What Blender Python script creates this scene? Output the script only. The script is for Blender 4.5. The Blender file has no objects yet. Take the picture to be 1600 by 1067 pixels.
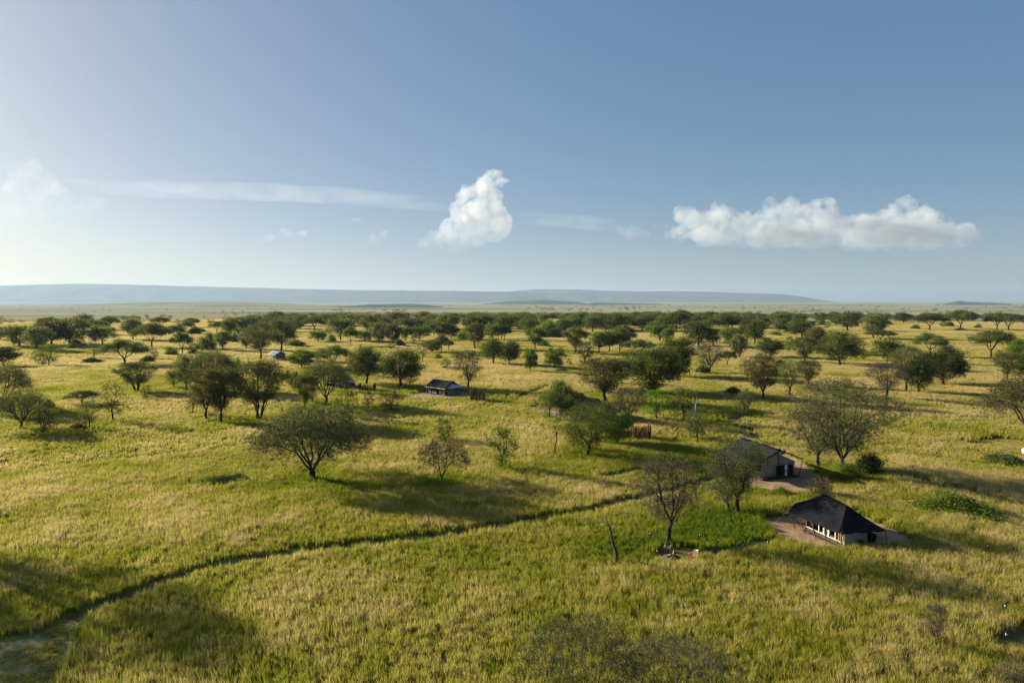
import bpy, bmesh, math, random
import numpy as np, time
_T0 = time.time()
from mathutils import Vector, Matrix

random.seed(7)
RNG = np.random.default_rng(11)
SC = bpy.context.scene
COL = SC.collection
R = math.radians

# ------------------------------------------------------------------ camera
CAM_H = 28.0
FPX = 1067.0                    # focal length in photograph pixels (1600 wide)
EYE = 469.0                     # pixel row of the eye level
PITCH = math.atan((533.5 - EYE) / FPX)
cd = bpy.data.cameras.new('camera')
cd.sensor_width = 36.0
cd.lens = 24.0
cd.clip_start = 0.5
cd.clip_end = 300000.0
cam = bpy.data.objects.new('camera', cd)
COL.objects.link(cam)
cam.location = (0, 0, CAM_H)
cam.rotation_euler = (math.pi / 2 - PITCH, 0, 0)
SC.camera = cam

# ------------------------------------------------------------------ sky, sun, exposure
SUN_AZ = R(-60.0)               # measured from +Y towards +X
SUN_EL = R(16.5)
SKY_GAMMA = 0.48
SKY_SAT = 1.65
w = bpy.data.worlds.new('World')
SC.world = w
w.use_nodes = True
wn = w.node_tree.nodes
wl = w.node_tree.links
bg = wn['Background']
sky = wn.new('ShaderNodeTexSky')
sky.sky_type = 'NISHITA'
sky.sun_disc = False
sky.sun_elevation = SUN_EL
sky.sun_rotation = SUN_AZ
sky.altitude = 1500.0
sky.air_density = 0.8
sky.dust_density = 3.5
sky.ozone_density = 2.0
gm = wn.new('ShaderNodeGamma')          # evens the whole sky a little, as the photograph's development does
gm.inputs['Gamma'].default_value = SKY_GAMMA
wl.new(sky.outputs[0], gm.inputs['Color'])
hs = wn.new('ShaderNodeHueSaturation')
hs.inputs['Saturation'].default_value = SKY_SAT
wl.new(gm.outputs[0], hs.inputs['Color'])
wl.new(hs.outputs[0], bg.inputs['Color'])
bg.inputs['Strength'].default_value = 0.094

sd = bpy.data.lights.new('sun', 'SUN')
sd.energy = 5.0
sd.angle = R(0.9)
sd.color = (1.0, 0.90, 0.72)
sun = bpy.data.objects.new('sun', sd)
COL.objects.link(sun)
sdir = Vector((math.sin(SUN_AZ) * math.cos(SUN_EL), math.cos(SUN_AZ) * math.cos(SUN_EL), math.sin(SUN_EL)))
sun.rotation_euler = sdir.to_track_quat('Z', 'Y').to_euler()
sun.location = sdir * 200

SC.render.engine = 'CYCLES'
SC.cycles.volume_bounces = 2
SC.cycles.volume_step_rate = 0.25
SC.cycles.volume_max_steps = 256
SC.cycles.max_bounces = 7
SC.cycles.diffuse_bounces = 3
SC.cycles.transmission_bounces = 3
SC.cycles.use_denoising = True
SC.view_settings.view_transform = 'Standard'
SC.view_settings.look = 'None'
SC.view_settings.gamma = 1.0
SC.view_settings.use_curve_mapping = False
SC.view_settings.exposure = 1.4

# ------------------------------------------------------------------ numeric helpers
def _hash(ix, iy, s):
    h = (ix.astype(np.int64) * 374761393 + iy.astype(np.int64) * 668265263 + s * 974634777) & 0x7fffffff
    h = ((h ^ (h >> 13)) * 1274126177) & 0x7fffffff
    h = h ^ (h >> 16)
    return (h & 0xffff) / 65535.0

def vnoise(x, y, s=0):
    x = np.asarray(x, float); y = np.asarray(y, float)
    ix = np.floor(x); iy = np.floor(y)
    fx = x - ix; fy = y - iy
    fx = fx * fx * (3 - 2 * fx); fy = fy * fy * (3 - 2 * fy)
    a = _hash(ix, iy, s); b = _hash(ix + 1, iy, s); c = _hash(ix, iy + 1, s); d = _hash(ix + 1, iy + 1, s)
    return (a * (1 - fx) + b * fx) * (1 - fy) + (c * (1 - fx) + d * fx) * fy

def fbm(x, y, s=0, o=3):
    v = 0; a = 0.5; t = 0
    for k in range(o):
        v = v + a * vnoise(np.asarray(x) * 2 ** k, np.asarray(y) * 2 ** k, s + k * 17)
        t += a; a *= 0.5
    return v / t

def sstep(a, b, x):
    t = np.clip((np.asarray(x, float) - a) / (b - a), 0, 1)
    return t * t * (3 - 2 * t)

def terrain(x, y):
    x = np.asarray(x, float); y = np.asarray(y, float)
    d = np.hypot(x, y)
    z = 1.3 * (fbm(x / 70, y / 70, 3, 2) - 0.5) * sstep(20, 60, d)
    z = z - 40.0 * sstep(750, 3600, d)
    z = z + sstep(2500, 6000, d) * 26.0 * (fbm(x / 3300, y / 2600, 41, 3) - 0.5)
    return z

def G(px, py, z=None):
    """ground point seen at photograph pixel (px, py)"""
    u = (px - 800.0) / FPX
    v = (533.5 - py) / FPX
    cy, sy = math.cos(PITCH), math.sin(PITCH)
    d = Vector((u, cy + v * sy, -sy + v * cy))
    if z is not None:
        t = (z - CAM_H) / d.z
        return Vector((d.x * t, d.y * t, z))
    zz = 0.0
    for _ in range(18):
        t = (zz - CAM_H) / d.z
        nz = float(terrain(d.x * t, d.y * t))
        zz = 0.5 * zz + 0.5 * nz
    t = (zz - CAM_H) / d.z
    return Vector((d.x * t, d.y * t, float(terrain(d.x * t, d.y * t))))

def ppm(p):
    """photograph pixels per metre at point p"""
    return FPX / (p.y * math.cos(PITCH) + (CAM_H - p.z) * math.sin(PITCH))

# ------------------------------------------------------------------ materials
def newmat(name):
    m = bpy.data.materials.new(name)
    m.use_nodes = True
    nt = m.node_tree
    for n in list(nt.nodes):
        nt.nodes.remove(n)
    out = nt.nodes.new('ShaderNodeOutputMaterial')
    return m, nt, out

def N(nt, t, **kw):
    n = nt.nodes.new(t)
    for k, v in kw.items():
        setattr(n, k, v)
    return n

def ramp(nt, fac, stops):
    r = N(nt, 'ShaderNodeValToRGB')
    e = r.color_ramp.elements
    while len(e) > 1:
        e.remove(e[-1])
    e[0].position = stops[0][0]; e[0].color = (*stops[0][1], 1)
    for p, c in stops[1:]:
        q = e.new(p); q.color = (*c, 1)
    nt.links.new(fac, r.inputs['Fac'])
    return r.outputs['Color']

def noise(nt, vec, scale, detail=4, rough=0.55):
    n = N(nt, 'ShaderNodeTexNoise')
    n.inputs['Scale'].default_value = scale
    n.inputs['Detail'].default_value = detail
    n.inputs['Roughness'].default_value = rough
    nt.links.new(vec, n.inputs['Vector'])
    return n.outputs['Fac']

def mixc(nt, f, a, b, mode='MIX'):
    m = N(nt, 'ShaderNodeMix', data_type='RGBA', blend_type=mode)
    if isinstance(f, (int, float)):
        m.inputs[0].default_value = f
    else:
        nt.links.new(f, m.inputs[0])
    for i, c in ((6, a), (7, b)):
        if isinstance(c, tuple):
            m.inputs[i].default_value = (*c, 1)
        else:
            nt.links.new(c, m.inputs[i])
    return m.outputs[2]

def position(nt):
    return N(nt, 'ShaderNodeNewGeometry').outputs['Position']

def cloth_mat(name, col, var=0.25, scale=3.0, rough=0.9, trans=0.0, bump=0.4):
    m, nt, out = newmat(name)
    tc = N(nt, 'ShaderNodeTexCoord')
    f = noise(nt, tc.outputs['Object'], scale, 5, 0.65)
    lo = tuple(c * (1 - var) for c in col); hi = tuple(min(1, c * (1 + var)) for c in col)
    c = ramp(nt, f, [(0.25, lo), (0.75, hi)])
    b = N(nt, 'ShaderNodeBsdfPrincipled')
    b.inputs['Roughness'].default_value = rough
    b.inputs['Specular IOR Level'].default_value = 0.2 if rough < 0.7 else 0.02
    nt.links.new(c, b.inputs['Base Color'])
    if bump:
        bp = N(nt, 'ShaderNodeBump'); bp.inputs['Strength'].default_value = bump; bp.inputs['Distance'].default_value = 0.05
        nt.links.new(noise(nt, tc.outputs['Object'], scale * 3, 3), bp.inputs['Height'])
        nt.links.new(bp.outputs[0], b.inputs['Normal'])
    if trans:
        t = N(nt, 'ShaderNodeBsdfTranslucent'); nt.links.new(c, t.inputs['Color'])
        mx = N(nt, 'ShaderNodeMixShader'); mx.inputs[0].default_value = trans
        nt.links.new(b.outputs[0], mx.inputs[1]); nt.links.new(t.outputs[0], mx.inputs[2])
        nt.links.new(mx.outputs[0], out.inputs['Surface'])
    else:
        nt.links.new(b.outputs[0], out.inputs['Surface'])
    return m

def bark_mat(name, a, b_):
    m, nt, out = newmat(name)
    tc = N(nt, 'ShaderNodeTexCoord')
    mp = N(nt, 'ShaderNodeMapping'); mp.inputs['Scale'].default_value = (6, 6, 1.2)
    nt.links.new(tc.outputs['Object'], mp.inputs['Vector'])
    f = noise(nt, mp.outputs[0], 3.0, 5, 0.7)
    c = ramp(nt, f, [(0.3, a), (0.7, b_)])
    b = N(nt, 'ShaderNodeBsdfPrincipled'); b.inputs['Roughness'].default_value = 0.9
    b.inputs['Specular IOR Level'].default_value = 0.15
    nt.links.new(c, b.inputs['Base Color'])
    nt.links.new(b.outputs[0], out.inputs['Surface'])
    return m

def leaf_mat(name, dark, light, trans=0.52, tcol=None):
    m, nt, out = newmat(name)
    oi = N(nt, 'ShaderNodeObjectInfo')
    f = noise(nt, position(nt), 0.9, 3, 0.6)
    c = ramp(nt, f, [(0.3, dark), (0.72, light)])
    hv = N(nt, 'ShaderNodeHueSaturation')
    mr = N(nt, 'ShaderNodeMapRange'); mr.inputs['To Min'].default_value = 0.478; mr.inputs['To Max'].default_value = 0.515
    nt.links.new(oi.outputs['Random'], mr.inputs['Value']); nt.links.new(mr.outputs[0], hv.inputs['Hue'])
    mv = N(nt, 'ShaderNodeMapRange'); mv.inputs['To Min'].default_value = 0.75; mv.inputs['To Max'].default_value = 1.3
    nt.links.new(oi.outputs['Random'], mv.inputs['Value']); nt.links.new(mv.outputs[0], hv.inputs['Value'])
    nt.links.new(c, hv.inputs['Color'])
    d = N(nt, 'ShaderNodeBsdfDiffuse'); t = N(nt, 'ShaderNodeBsdfTranslucent')
    nt.links.new(hv.outputs[0], d.inputs['Color'])
    tc = mixc(nt, 1.0, hv.outputs[0], tcol or (1.0, 1.0, 0.6), 'MULTIPLY')
    nt.links.new(tc, t.inputs['Color'])
    mx = N(nt, 'ShaderNodeMixShader'); mx.inputs[0].default_value = trans
    nt.links.new(d.outputs[0], mx.inputs[1]); nt.links.new(t.outputs[0], mx.inputs[2])
    nt.links.new(mx.outputs[0], out.inputs['Surface'])
    return m

M = {}
M['bark'] = bark_mat('bark', (0.016, 0.012, 0.009), (0.05, 0.04, 0.031))
M['bark_grey'] = bark_mat('bark_grey', (0.04, 0.033, 0.027), (0.115, 0.095, 0.08))
M['bark_pale'] = bark_mat('bark_pale', (0.22, 0.19, 0.16), (0.50, 0.45, 0.40))
M['twig'] = bark_mat('twig', (0.06, 0.047, 0.035), (0.17, 0.135, 0.105))
M['leaf'] = leaf_mat('leaf', (0.070, 0.100, 0.028), (0.173, 0.211, 0.059))
M['leaf_dark'] = leaf_mat('leaf_dark', (0.060, 0.081, 0.028), (0.147, 0.174, 0.056))
M['leaf_light'] = leaf_mat('leaf_light', (0.090, 0.148, 0.020), (0.196, 0.274, 0.038))
M['leaf_olive'] = leaf_mat('leaf_olive', (0.081, 0.092, 0.033), (0.188, 0.194, 0.068))
M['canvas_dark'] = cloth_mat('canvas_dark', (0.013, 0.0135, 0.017), 0.5, 0.9, 0.95)
M['canvas_shade'] = cloth_mat('canvas_shade', (0.024, 0.024, 0.029), 0.35, 1.2, 0.95)
M['canvas_tan'] = cloth_mat('canvas_tan', (0.15, 0.132, 0.10), 0.2, 1.5)
M['canvas_grey'] = cloth_mat('canvas_grey', (0.16, 0.15, 0.135), 0.2, 1.5)
M['canvas_brown'] = cloth_mat('canvas_brown', (0.075, 0.058, 0.045), 0.3, 2)
M['canvas_pale'] = cloth_mat('canvas_pale', (0.23, 0.218, 0.19), 0.15, 1.5)
M['canvas_cream'] = cloth_mat('canvas_cream', (0.66, 0.60, 0.48), 0.12, 2)
M['canvas_white'] = cloth_mat('canvas_white', (0.75, 0.74, 0.70), 0.1, 2)
M['canvas_blue'] = cloth_mat('canvas_blue', (0.46, 0.52, 0.58), 0.12, 1.5)
M['metal_roof'] = cloth_mat('metal_roof', (0.34, 0.36, 0.40), 0.2, 1.0, 0.55, bump=0.1)
M['wood_dark'] = bark_mat('wood_dark', (0.03, 0.018, 0.012), (0.085, 0.05, 0.032))
M['wood_red'] = bark_mat('wood_red', (0.09, 0.045, 0.026), (0.21, 0.115, 0.07))
M['wood_pale'] = bark_mat('wood_pale', (0.40, 0.30, 0.19), (0.58, 0.46, 0.31))
M['wood_grey'] = bark_mat('wood_grey', (0.17, 0.15, 0.15), (0.33, 0.30, 0.30))
M['stone'] = cloth_mat('stone', (0.15, 0.135, 0.11), 0.4, 5)
M['ash'] = cloth_mat('ash', (0.20, 0.165, 0.14), 0.4, 6)
M['char'] = cloth_mat('char', (0.02, 0.017, 0.015), 0.4, 6)
M['red_cloth'] = cloth_mat('red_cloth', (0.17, 0.032, 0.03), 0.7, 14)
M['orange_hide'] = cloth_mat('orange_hide', (0.30, 0.135, 0.07), 0.15, 6)
M['black_metal'] = cloth_mat('black_metal', (0.015, 0.015, 0.017), 0.2, 6, 0.4, bump=0)
M['lamp_glass'] = cloth_mat('lamp_glass', (0.32, 0.31, 0.30), 0.05, 6, 0.2, bump=0)
M['teal_cloth'] = cloth_mat('teal_cloth', (0.06, 0.22, 0.27), 0.2, 6)

# earth
def earth_mat():
    m, nt, out = newmat('bare_earth')
    p = position(nt)
    f = noise(nt, p, 0.5, 6, 0.65)
    c = ramp(nt, f, [(0.3, (0.20, 0.12, 0.07)), (0.55, (0.35, 0.228, 0.142)), (0.75, (0.45, 0.31, 0.20))])
    g = noise(nt, p, 2.2, 4, 0.7)
    c2 = mixc(nt, ramp(nt, g, [(0.55, (0, 0, 0)), (0.75, (0.5, 0.5, 0.5))]), c, (0.16, 0.13, 0.07))
    b = N(nt, 'ShaderNodeBsdfPrincipled'); b.inputs['Roughness'].default_value = 0.95
    b.inputs['Specular IOR Level'].default_value = 0.1
    nt.links.new(c2, b.inputs['Base Color'])
    bp = N(nt, 'ShaderNodeBump'); bp.inputs['Strength'].default_value = 0.6; bp.inputs['Distance'].default_value = 0.12
    nt.links.new(noise(nt, p, 3.5, 5, 0.7), bp.inputs['Height']); nt.links.new(bp.outputs[0], b.inputs['Normal'])
    nt.links.new(b.outputs[0], out.inputs['Surface'])
    return m
M['earth'] = earth_mat()

def trail_mat(name, a, b_, c_):
    m, nt, out = newmat(name)
    p = position(nt)
    f = noise(nt, p, 0.8, 6, 0.7)
    c = ramp(nt, f, [(0.3, a), (0.5, b_), (0.72, c_)])
    b = N(nt, 'ShaderNodeBsdfPrincipled'); b.inputs['Roughness'].default_value = 0.95
    b.inputs['Specular IOR Level'].default_value = 0.1
    nt.links.new(c, b.inputs['Base Color'])
    bp = N(nt, 'ShaderNodeBump'); bp.inputs['Strength'].default_value = 0.8; bp.inputs['Distance'].default_value = 0.15
    nt.links.new(noise(nt, p, 2.5, 5, 0.7), bp.inputs['Height']); nt.links.new(bp.outputs[0], b.inputs['Normal'])
    nt.links.new(b.outputs[0], out.inputs['Surface'])
    return m
M['trail'] = trail_mat('trail', (0.05, 0.058, 0.018), (0.09, 0.085, 0.033), (0.16, 0.118, 0.062))
M['mown'] = trail_mat('mown', (0.085, 0.11, 0.025), (0.20, 0.19, 0.06), (0.46, 0.35, 0.22))
M['track'] = trail_mat('track', (0.13, 0.11, 0.06), (0.24, 0.17, 0.11), (0.33, 0.24, 0.17))

def ground_mat():
    m, nt, out = newmat('savanna_ground')
    p = position(nt)
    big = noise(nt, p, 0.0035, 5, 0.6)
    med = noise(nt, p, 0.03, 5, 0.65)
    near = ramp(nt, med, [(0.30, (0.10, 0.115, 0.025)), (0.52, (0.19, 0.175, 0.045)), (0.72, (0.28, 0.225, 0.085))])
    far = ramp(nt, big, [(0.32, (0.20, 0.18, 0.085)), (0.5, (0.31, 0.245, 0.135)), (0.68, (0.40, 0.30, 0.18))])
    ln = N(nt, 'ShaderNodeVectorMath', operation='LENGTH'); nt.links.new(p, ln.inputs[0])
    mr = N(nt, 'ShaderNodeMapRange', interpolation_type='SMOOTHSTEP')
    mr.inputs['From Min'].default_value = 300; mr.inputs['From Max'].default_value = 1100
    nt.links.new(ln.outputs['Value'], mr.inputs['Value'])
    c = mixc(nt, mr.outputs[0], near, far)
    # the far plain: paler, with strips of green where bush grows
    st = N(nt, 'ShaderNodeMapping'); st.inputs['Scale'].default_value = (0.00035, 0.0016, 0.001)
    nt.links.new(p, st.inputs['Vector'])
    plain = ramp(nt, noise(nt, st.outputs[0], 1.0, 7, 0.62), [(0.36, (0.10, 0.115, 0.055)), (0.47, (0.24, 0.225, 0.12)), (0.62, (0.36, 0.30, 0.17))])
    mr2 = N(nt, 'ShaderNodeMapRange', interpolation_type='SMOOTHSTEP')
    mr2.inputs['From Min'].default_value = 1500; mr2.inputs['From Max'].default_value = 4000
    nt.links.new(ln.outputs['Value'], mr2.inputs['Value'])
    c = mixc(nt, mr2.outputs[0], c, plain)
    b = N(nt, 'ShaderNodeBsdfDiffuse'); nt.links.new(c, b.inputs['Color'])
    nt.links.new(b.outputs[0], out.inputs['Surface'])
    return m
M['ground'] = ground_mat()

def grass_mat():
    m, nt, out = newmat('grass_blade')
    a = N(nt, 'ShaderNodeAttribute', attribute_type='INSTANCER', attribute_name='tint')
    tip = N(nt, 'ShaderNodeAttribute', attribute_type='GEOMETRY', attribute_name='tip')
    f = noise(nt, position(nt), 0.55, 4, 0.7)
    ad = N(nt, 'ShaderNodeMath', operation='MULTIPLY_ADD')
    ad.inputs[1].default_value = 0.9; ad.inputs[2].default_value = -0.45
    nt.links.new(f, ad.inputs[0])
    s = N(nt, 'ShaderNodeMath', operation='ADD')
    nt.links.new(ad.outputs[0], s.inputs[0]); nt.links.new(a.outputs['Fac'], s.inputs[1])
    s2 = N(nt, 'ShaderNodeMath', operation='MULTIPLY_ADD'); s2.inputs[1].default_value = 0.28
    nt.links.new(tip.outputs['Fac'], s2.inputs[0]); nt.links.new(s.outputs[0], s2.inputs[2])
    c = ramp(nt, s2.outputs[0], [(0.0, (0.07, 0.135, 0.013)), (0.28, (0.145, 0.195, 0.014)), (0.52, (0.255, 0.27, 0.022)),
                                  (0.78, (0.40, 0.35, 0.075)), (1.0, (0.54, 0.43, 0.19))])
    d = N(nt, 'ShaderNodeBsdfDiffuse'); t = N(nt, 'ShaderNodeBsdfTranslucent')
    nt.links.new(c, d.inputs['Color']); nt.links.new(c, t.inputs['Color'])
    mx = N(nt, 'ShaderNodeMixShader'); mx.inputs[0].default_value = 0.5
    nt.links.new(d.outputs[0], mx.inputs[1]); nt.links.new(t.outputs[0], mx.inputs[2])
    nt.links.new(mx.outputs[0], out.inputs['Surface'])
    return m
M['grass'] = grass_mat()

# ------------------------------------------------------------------ mesh helpers
def mesh_np(name, V, F, mats, mi=None, smooth=False):
    """V (n,3), F list of (k,m) int arrays with the same m per array"""
    me = bpy.data.meshes.new(name)
    V = np.asarray(V, np.float32)
    loops = np.concatenate([f.ravel() for f in F]) if F else np.zeros(0, int)
    sizes = np.concatenate([np.full(len(f), f.shape[1]) for f in F]) if F else np.zeros(0, int)
    me.vertices.add(len(V)); me.vertices.foreach_set('co', V.ravel())
    me.loops.add(len(loops)); me.loops.foreach_set('vertex_index', loops.astype(np.int32))
    me.polygons.add(len(sizes))
    st = np.concatenate([[0], np.cumsum(sizes)[:-1]]) if len(sizes) else sizes
    me.polygons.foreach_set('loop_start', st.astype(np.int32))
    if mi is not None:
        me.polygons.foreach_set('material_index', np.asarray(mi, np.int32))
    if smooth:
        me.polygons.foreach_set('use_smooth', np.ones(len(sizes), bool))
    for m in mats:
        me.materials.append(m)
    me.update(calc_edges=True)
    return me

class MB:
    def __init__(s):
        s.v = []; s.f = []
    def face(s, pts):
        b = len(s.v); s.v += [tuple(p) for p in pts]; s.f.append(tuple(range(b, b + len(pts))))
    def box(s, c, size, X=None, Y=None, Z=None):
        X = Vector(X or (1, 0, 0)); Y = Vector(Y or (0, 1, 0)); Z = Vector(Z or (0, 0, 1))
        c = Vector(c); b = len(s.v)
        for k in (-.5, .5):
            for j in (-.5, .5):
                for i in (-.5, .5):
                    s.v.append(tuple(c + X * size[0] * i + Y * size[1] * j + Z * size[2] * k))
        for q in ((0, 2, 3, 1), (4, 5, 7, 6), (0, 1, 5, 4), (2, 6, 7, 3), (0, 4, 6, 2), (1, 3, 7, 5)):
            s.f.append(tuple(b + i for i in q))
        return s
    def tube(s, pts, rad, n=6):
        pts = [Vector(p) for p in pts]
        if isinstance(rad, (int, float)):
            rad = [rad] * len(pts)
        b = len(s.v)
        for i, p in enumerate(pts):
            d = (pts[min(i + 1, len(pts) - 1)] - pts[max(i - 1, 0)]).normalized()
            a = d.orthogonal().normalized(); c = d.cross(a)
            for k in range(n):
                t = 2 * math.pi * k / n
                s.v.append(tuple(p + (a * math.cos(t) + c * math.sin(t)) * rad[i]))
        for i in range(len(pts) - 1):
            for k in range(n):
                s.f.append((b + i * n + k, b + i * n + (k + 1) % n, b + (i + 1) * n + (k + 1) % n, b + (i + 1) * n + k))
        s.f.append(tuple(b + k for k in range(n))[::-1])
        s.f.append(tuple(b + (len(pts) - 1) * n + k for k in range(n)))
        return s
    def sheet(s, a, b, c, d, nu=6, nv=6, sag=0.0, scallop=0.0, thick=0.03, wob=0.0):
        """cloth between the edges a-b (u) and d-c; sag hangs its middle, scallop lifts or drops the a-b edge in waves"""
        a, b, c, d = map(Vector, (a, b, c, d))
        rows = []
        for j in range(nv + 1):
            t = j / nv
            row = []
            for i in range(nu + 1):
                u = i / nu
                p = (a * (1 - u) + b * u) * (1 - t) + (d * (1 - u) + c * u) * t
                z = -sag * 4 * t * (1 - t) * (0.6 + 0.4 * math.sin(math.pi * u))
                z += scallop * abs(math.sin(u * math.pi * 3)) * (1 - t) ** 3
                z += wob * (random.random() - .5)
                row.append(p + Vector((0, 0, z)))
            rows.append(row)
        base = len(s.v)
        for off in (0, -thick):
            for row in rows:
                for p in row:
                    s.v.append((p.x, p.y, p.z + off))
        W_ = nu + 1; n = W_ * (nv + 1)
        for j in range(nv):
            for i in range(nu):
                q = (base + j * W_ + i, base + j * W_ + i + 1, base + (j + 1) * W_ + i + 1, base + (j + 1) * W_ + i)
                s.f.append(q); s.f.append(tuple(x + n for x in q[::-1]))
        per = [base + i for i in range(nu)] + [base + j * W_ + nu for j in range(nv)] + \
              [base + nv * W_ + nu - i for i in range(nu)] + [base + (nv - j) * W_ for j in range(nv)]
        for i in range(len(per)):
            p, q = per[i], per[(i + 1) % len(per)]
            s.f.append((q, p, p + n, q + n))
        return s
    def build(s, name, mat, parent=None, smooth=False):
        me = bpy.data.meshes.new(name)
        me.from_pydata(s.v, [], s.f)
        me.materials.append(mat)
        if smooth:
            me.polygons.foreach_set('use_smooth', [True] * len(me.polygons))
        o = bpy.data.objects.new(name, me)
        COL.objects.link(o)
        if parent:
            o.parent = parent
        return o

def tag(o, label=None, cat=None, group=None, kind=None):
    if label: o['label'] = label
    if cat: o['category'] = cat
    if group: o['group'] = group
    if kind: o['kind'] = kind
    return o

def thing(name, loc, label, cat, group=None, rz=0.0):
    o = bpy.data.objects.new(name, None)
    o.empty_display_size = 0.2
    COL.objects.link(o)
    o.location = loc; o.rotation_euler = (0, 0, rz)
    return tag(o, label, cat, group)

# ================================================================== SETTING
# ground: polar sheet out to the horizon
def ground():
    ang = np.concatenate([np.arange(-50, 50, 0.25), np.arange(50, 310, 2.5)]) * math.pi / 180
    rr = [0.0]
    rad = np.concatenate([np.linspace(6, 40, 8), np.geomspace(42, 32000, 230)])
    A, D = np.meshgrid(ang, rad)
    X = np.sin(A) * D; Y = np.cos(A) * D
    Z = terrain(X, Y)
    V = np.stack([X, Y, Z], -1).reshape(-1, 3)
    na, nr = len(ang), len(rad)
    i = np.arange(na); j = np.arange(nr - 1)
    I, J = np.meshgrid(i, j)
    I2 = (I + 1) % na
    F = np.stack([J * na + I, (J + 1) * na + I, (J + 1) * na + I2, J * na + I2], -1).reshape(-1, 4)[:, ::-1]
    c = len(V)
    V = np.vstack([V, [[0, 0, float(terrain(0, 0))]]])
    T = np.stack([np.full(na, c), i, (i + 1) % na], -1)[:, ::-1]
    me = mesh_np('ground', V, [F, T], [M['ground']], smooth=True)
    o = bpy.data.objects.new('ground', me); COL.objects.link(o)
    tag(o, 'wide grassy savanna plain reaching to the horizon', kind='structure')
ground()

# polygons (in photograph pixels, turned to ground points) kept free of tall grass
def poly(pts):
    return np.array([[*G(*p).xy] for p in pts])

def smooth_closed(P, n=6):
    P = np.asarray(P); out = []
    L = len(P)
    for i in range(L):
        p0, p1, p2, p3 = P[i - 1], P[i], P[(i + 1) % L], P[(i + 2) % L]
        for k in range(n):
            t = k / n
            out.append(0.5 * ((2 * p1) + (-p0 + p2) * t + (2 * p0 - 5 * p1 + 4 * p2 - p3) * t * t + (-p0 + 3 * p1 - 3 * p2 + p3) * t ** 3))
    return np.array(out)

def smooth_open(P, n=8):
    P = np.asarray(P); out = []
    Q = np.vstack([2 * P[0] - P[1], P, 2 * P[-1] - P[-2]])
    for i in range(1, len(Q) - 2):
        p0, p1, p2, p3 = Q[i - 1], Q[i], Q[i + 1], Q[i + 2]
        for k in range(n):
            t = k / n
            out.append(0.5 * ((2 * p1) + (-p0 + p2) * t + (2 * p0 - 5 * p1 + 4 * p2 - p3) * t * t + (-p0 + 3 * p1 - 3 * p2 + p3) * t ** 3))
    out.append(P[-1])
    return np.array(out)

CLEAR = []       # closed polygons without tall grass
TRAILS = []      # (polyline, half width)

def clearing(name, pts, mat, label, lift=0.035, in_clear=True):
    P = smooth_closed(poly(pts))
    if in_clear:
        CLEAR.append(P)
    bm = bmesh.new()
    vs = [bm.verts.new((x, y, 0)) for x, y in P]
    bm.faces.new(vs)
    bmesh.ops.triangulate(bm, faces=bm.faces[:])
    for _ in range(3):
        es = [e for e in bm.edges if e.calc_length() > 1.2]
        if es:
            bmesh.ops.subdivide_edges(bm, edges=es, cuts=1)
            bmesh.ops.triangulate(bm, faces=bm.faces[:])
    for v in bm.verts:
        v.co.z = float(terrain(v.co.x, v.co.y)) + lift
    bmesh.ops.recalc_face_normals(bm, faces=bm.faces[:])
    me = bpy.data.meshes.new(name); bm.to_mesh(me); bm.free()
    if me.polygons[0].normal.z < 0:
        me.flip_normals()
    me.materials.append(mat)
    o = bpy.data.objects.new(name, me); COL.objects.link(o)
    return tag(o, label, kind='structure')

def trail(name, pts, hw, mat, label, lift=0.05):
    P = smooth_open(poly(pts))
    TRAILS.append((P, hw))
    T = np.gradient(P, axis=0); T /= np.linalg.norm(T, axis=1)[:, None] + 1e-9
    Nn = np.stack([-T[:, 1], T[:, 0]], -1)
    m = MB()
    rows = []
    for i in range(len(P)):
        row = []
        wv = hw * (1.15 + 0.25 * float(vnoise(i * 0.7, 3.3, 5)))
        for k in (-1, -.4, .4, 1):
            q = P[i] + Nn[i] * wv * k
            row.append(len(m.v)); m.v.append((q[0], q[1], float(terrain(*q)) + lift))
        rows.append(row)
    for i in range(len(P) - 1):
        for k in range(3):
            m.f.append((rows[i][k + 1], rows[i][k], rows[i + 1][k], rows[i + 1][k + 1]))
    return tag(m.build(name, mat), label, kind='structure')

clearing('earth_clearing', [(1190, 812), (1225, 806), (1265, 796), (1330, 800), (1385, 822), (1425, 846), (1408, 854), (1350, 859), (1312, 862), (1275, 857), (1232, 847), (1205, 832)], M['earth'], 'swept reddish bare earth round the nearest dark tent')
clearing('earth_clearing', [(1088, 727), (1130, 721), (1175, 705), (1235, 712), (1280, 742), (1292, 757), (1268, 769), (1215, 773), (1180, 762), (1120, 743)], M['earth'], 'swept reddish bare earth in front of the gabled dark tent')
clearing('earth_clearing', [(640, 617), (685, 608), (728, 612), (730, 620), (690, 624), (655, 622)], M['earth'], 'strip of bare earth before the tent with the pale blue awning')
clearing('earth_clearing', [(825, 637), (855, 632), (935, 638), (985, 652), (985, 666), (900, 664), (855, 648)], M['earth'], 'bare earth apron beside the tent half hidden by trees')
clearing('earth_clearing', [(1022, 868), (1045, 857), (1085, 857), (1105, 866), (1090, 880), (1050, 882)], M['trail'], 'trampled round fire circle in the grass')
clearing('earth_clearing', [(1522, 692), (1560, 686), (1606, 690), (1625, 702), (1606, 713), (1560, 705)], M['track'], 'patch of worn soil at the right edge')
clearing('mown_clearing', [(-60, 1004), (20, 994), (80, 981), (150, 955), (133, 980), (116, 1015), (104, 1060), (102, 1110), (-60, 1120)], M['mown'], 'cut pale grass clearing in the bottom left corner')
clearing('mown_clearing', [(1548, 997), (1562, 987), (1600, 980), (1660, 982), (1680, 1020), (1610, 1028), (1565, 1017)], M['trail'], 'short mown hollow at the bottom right edge')
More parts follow.
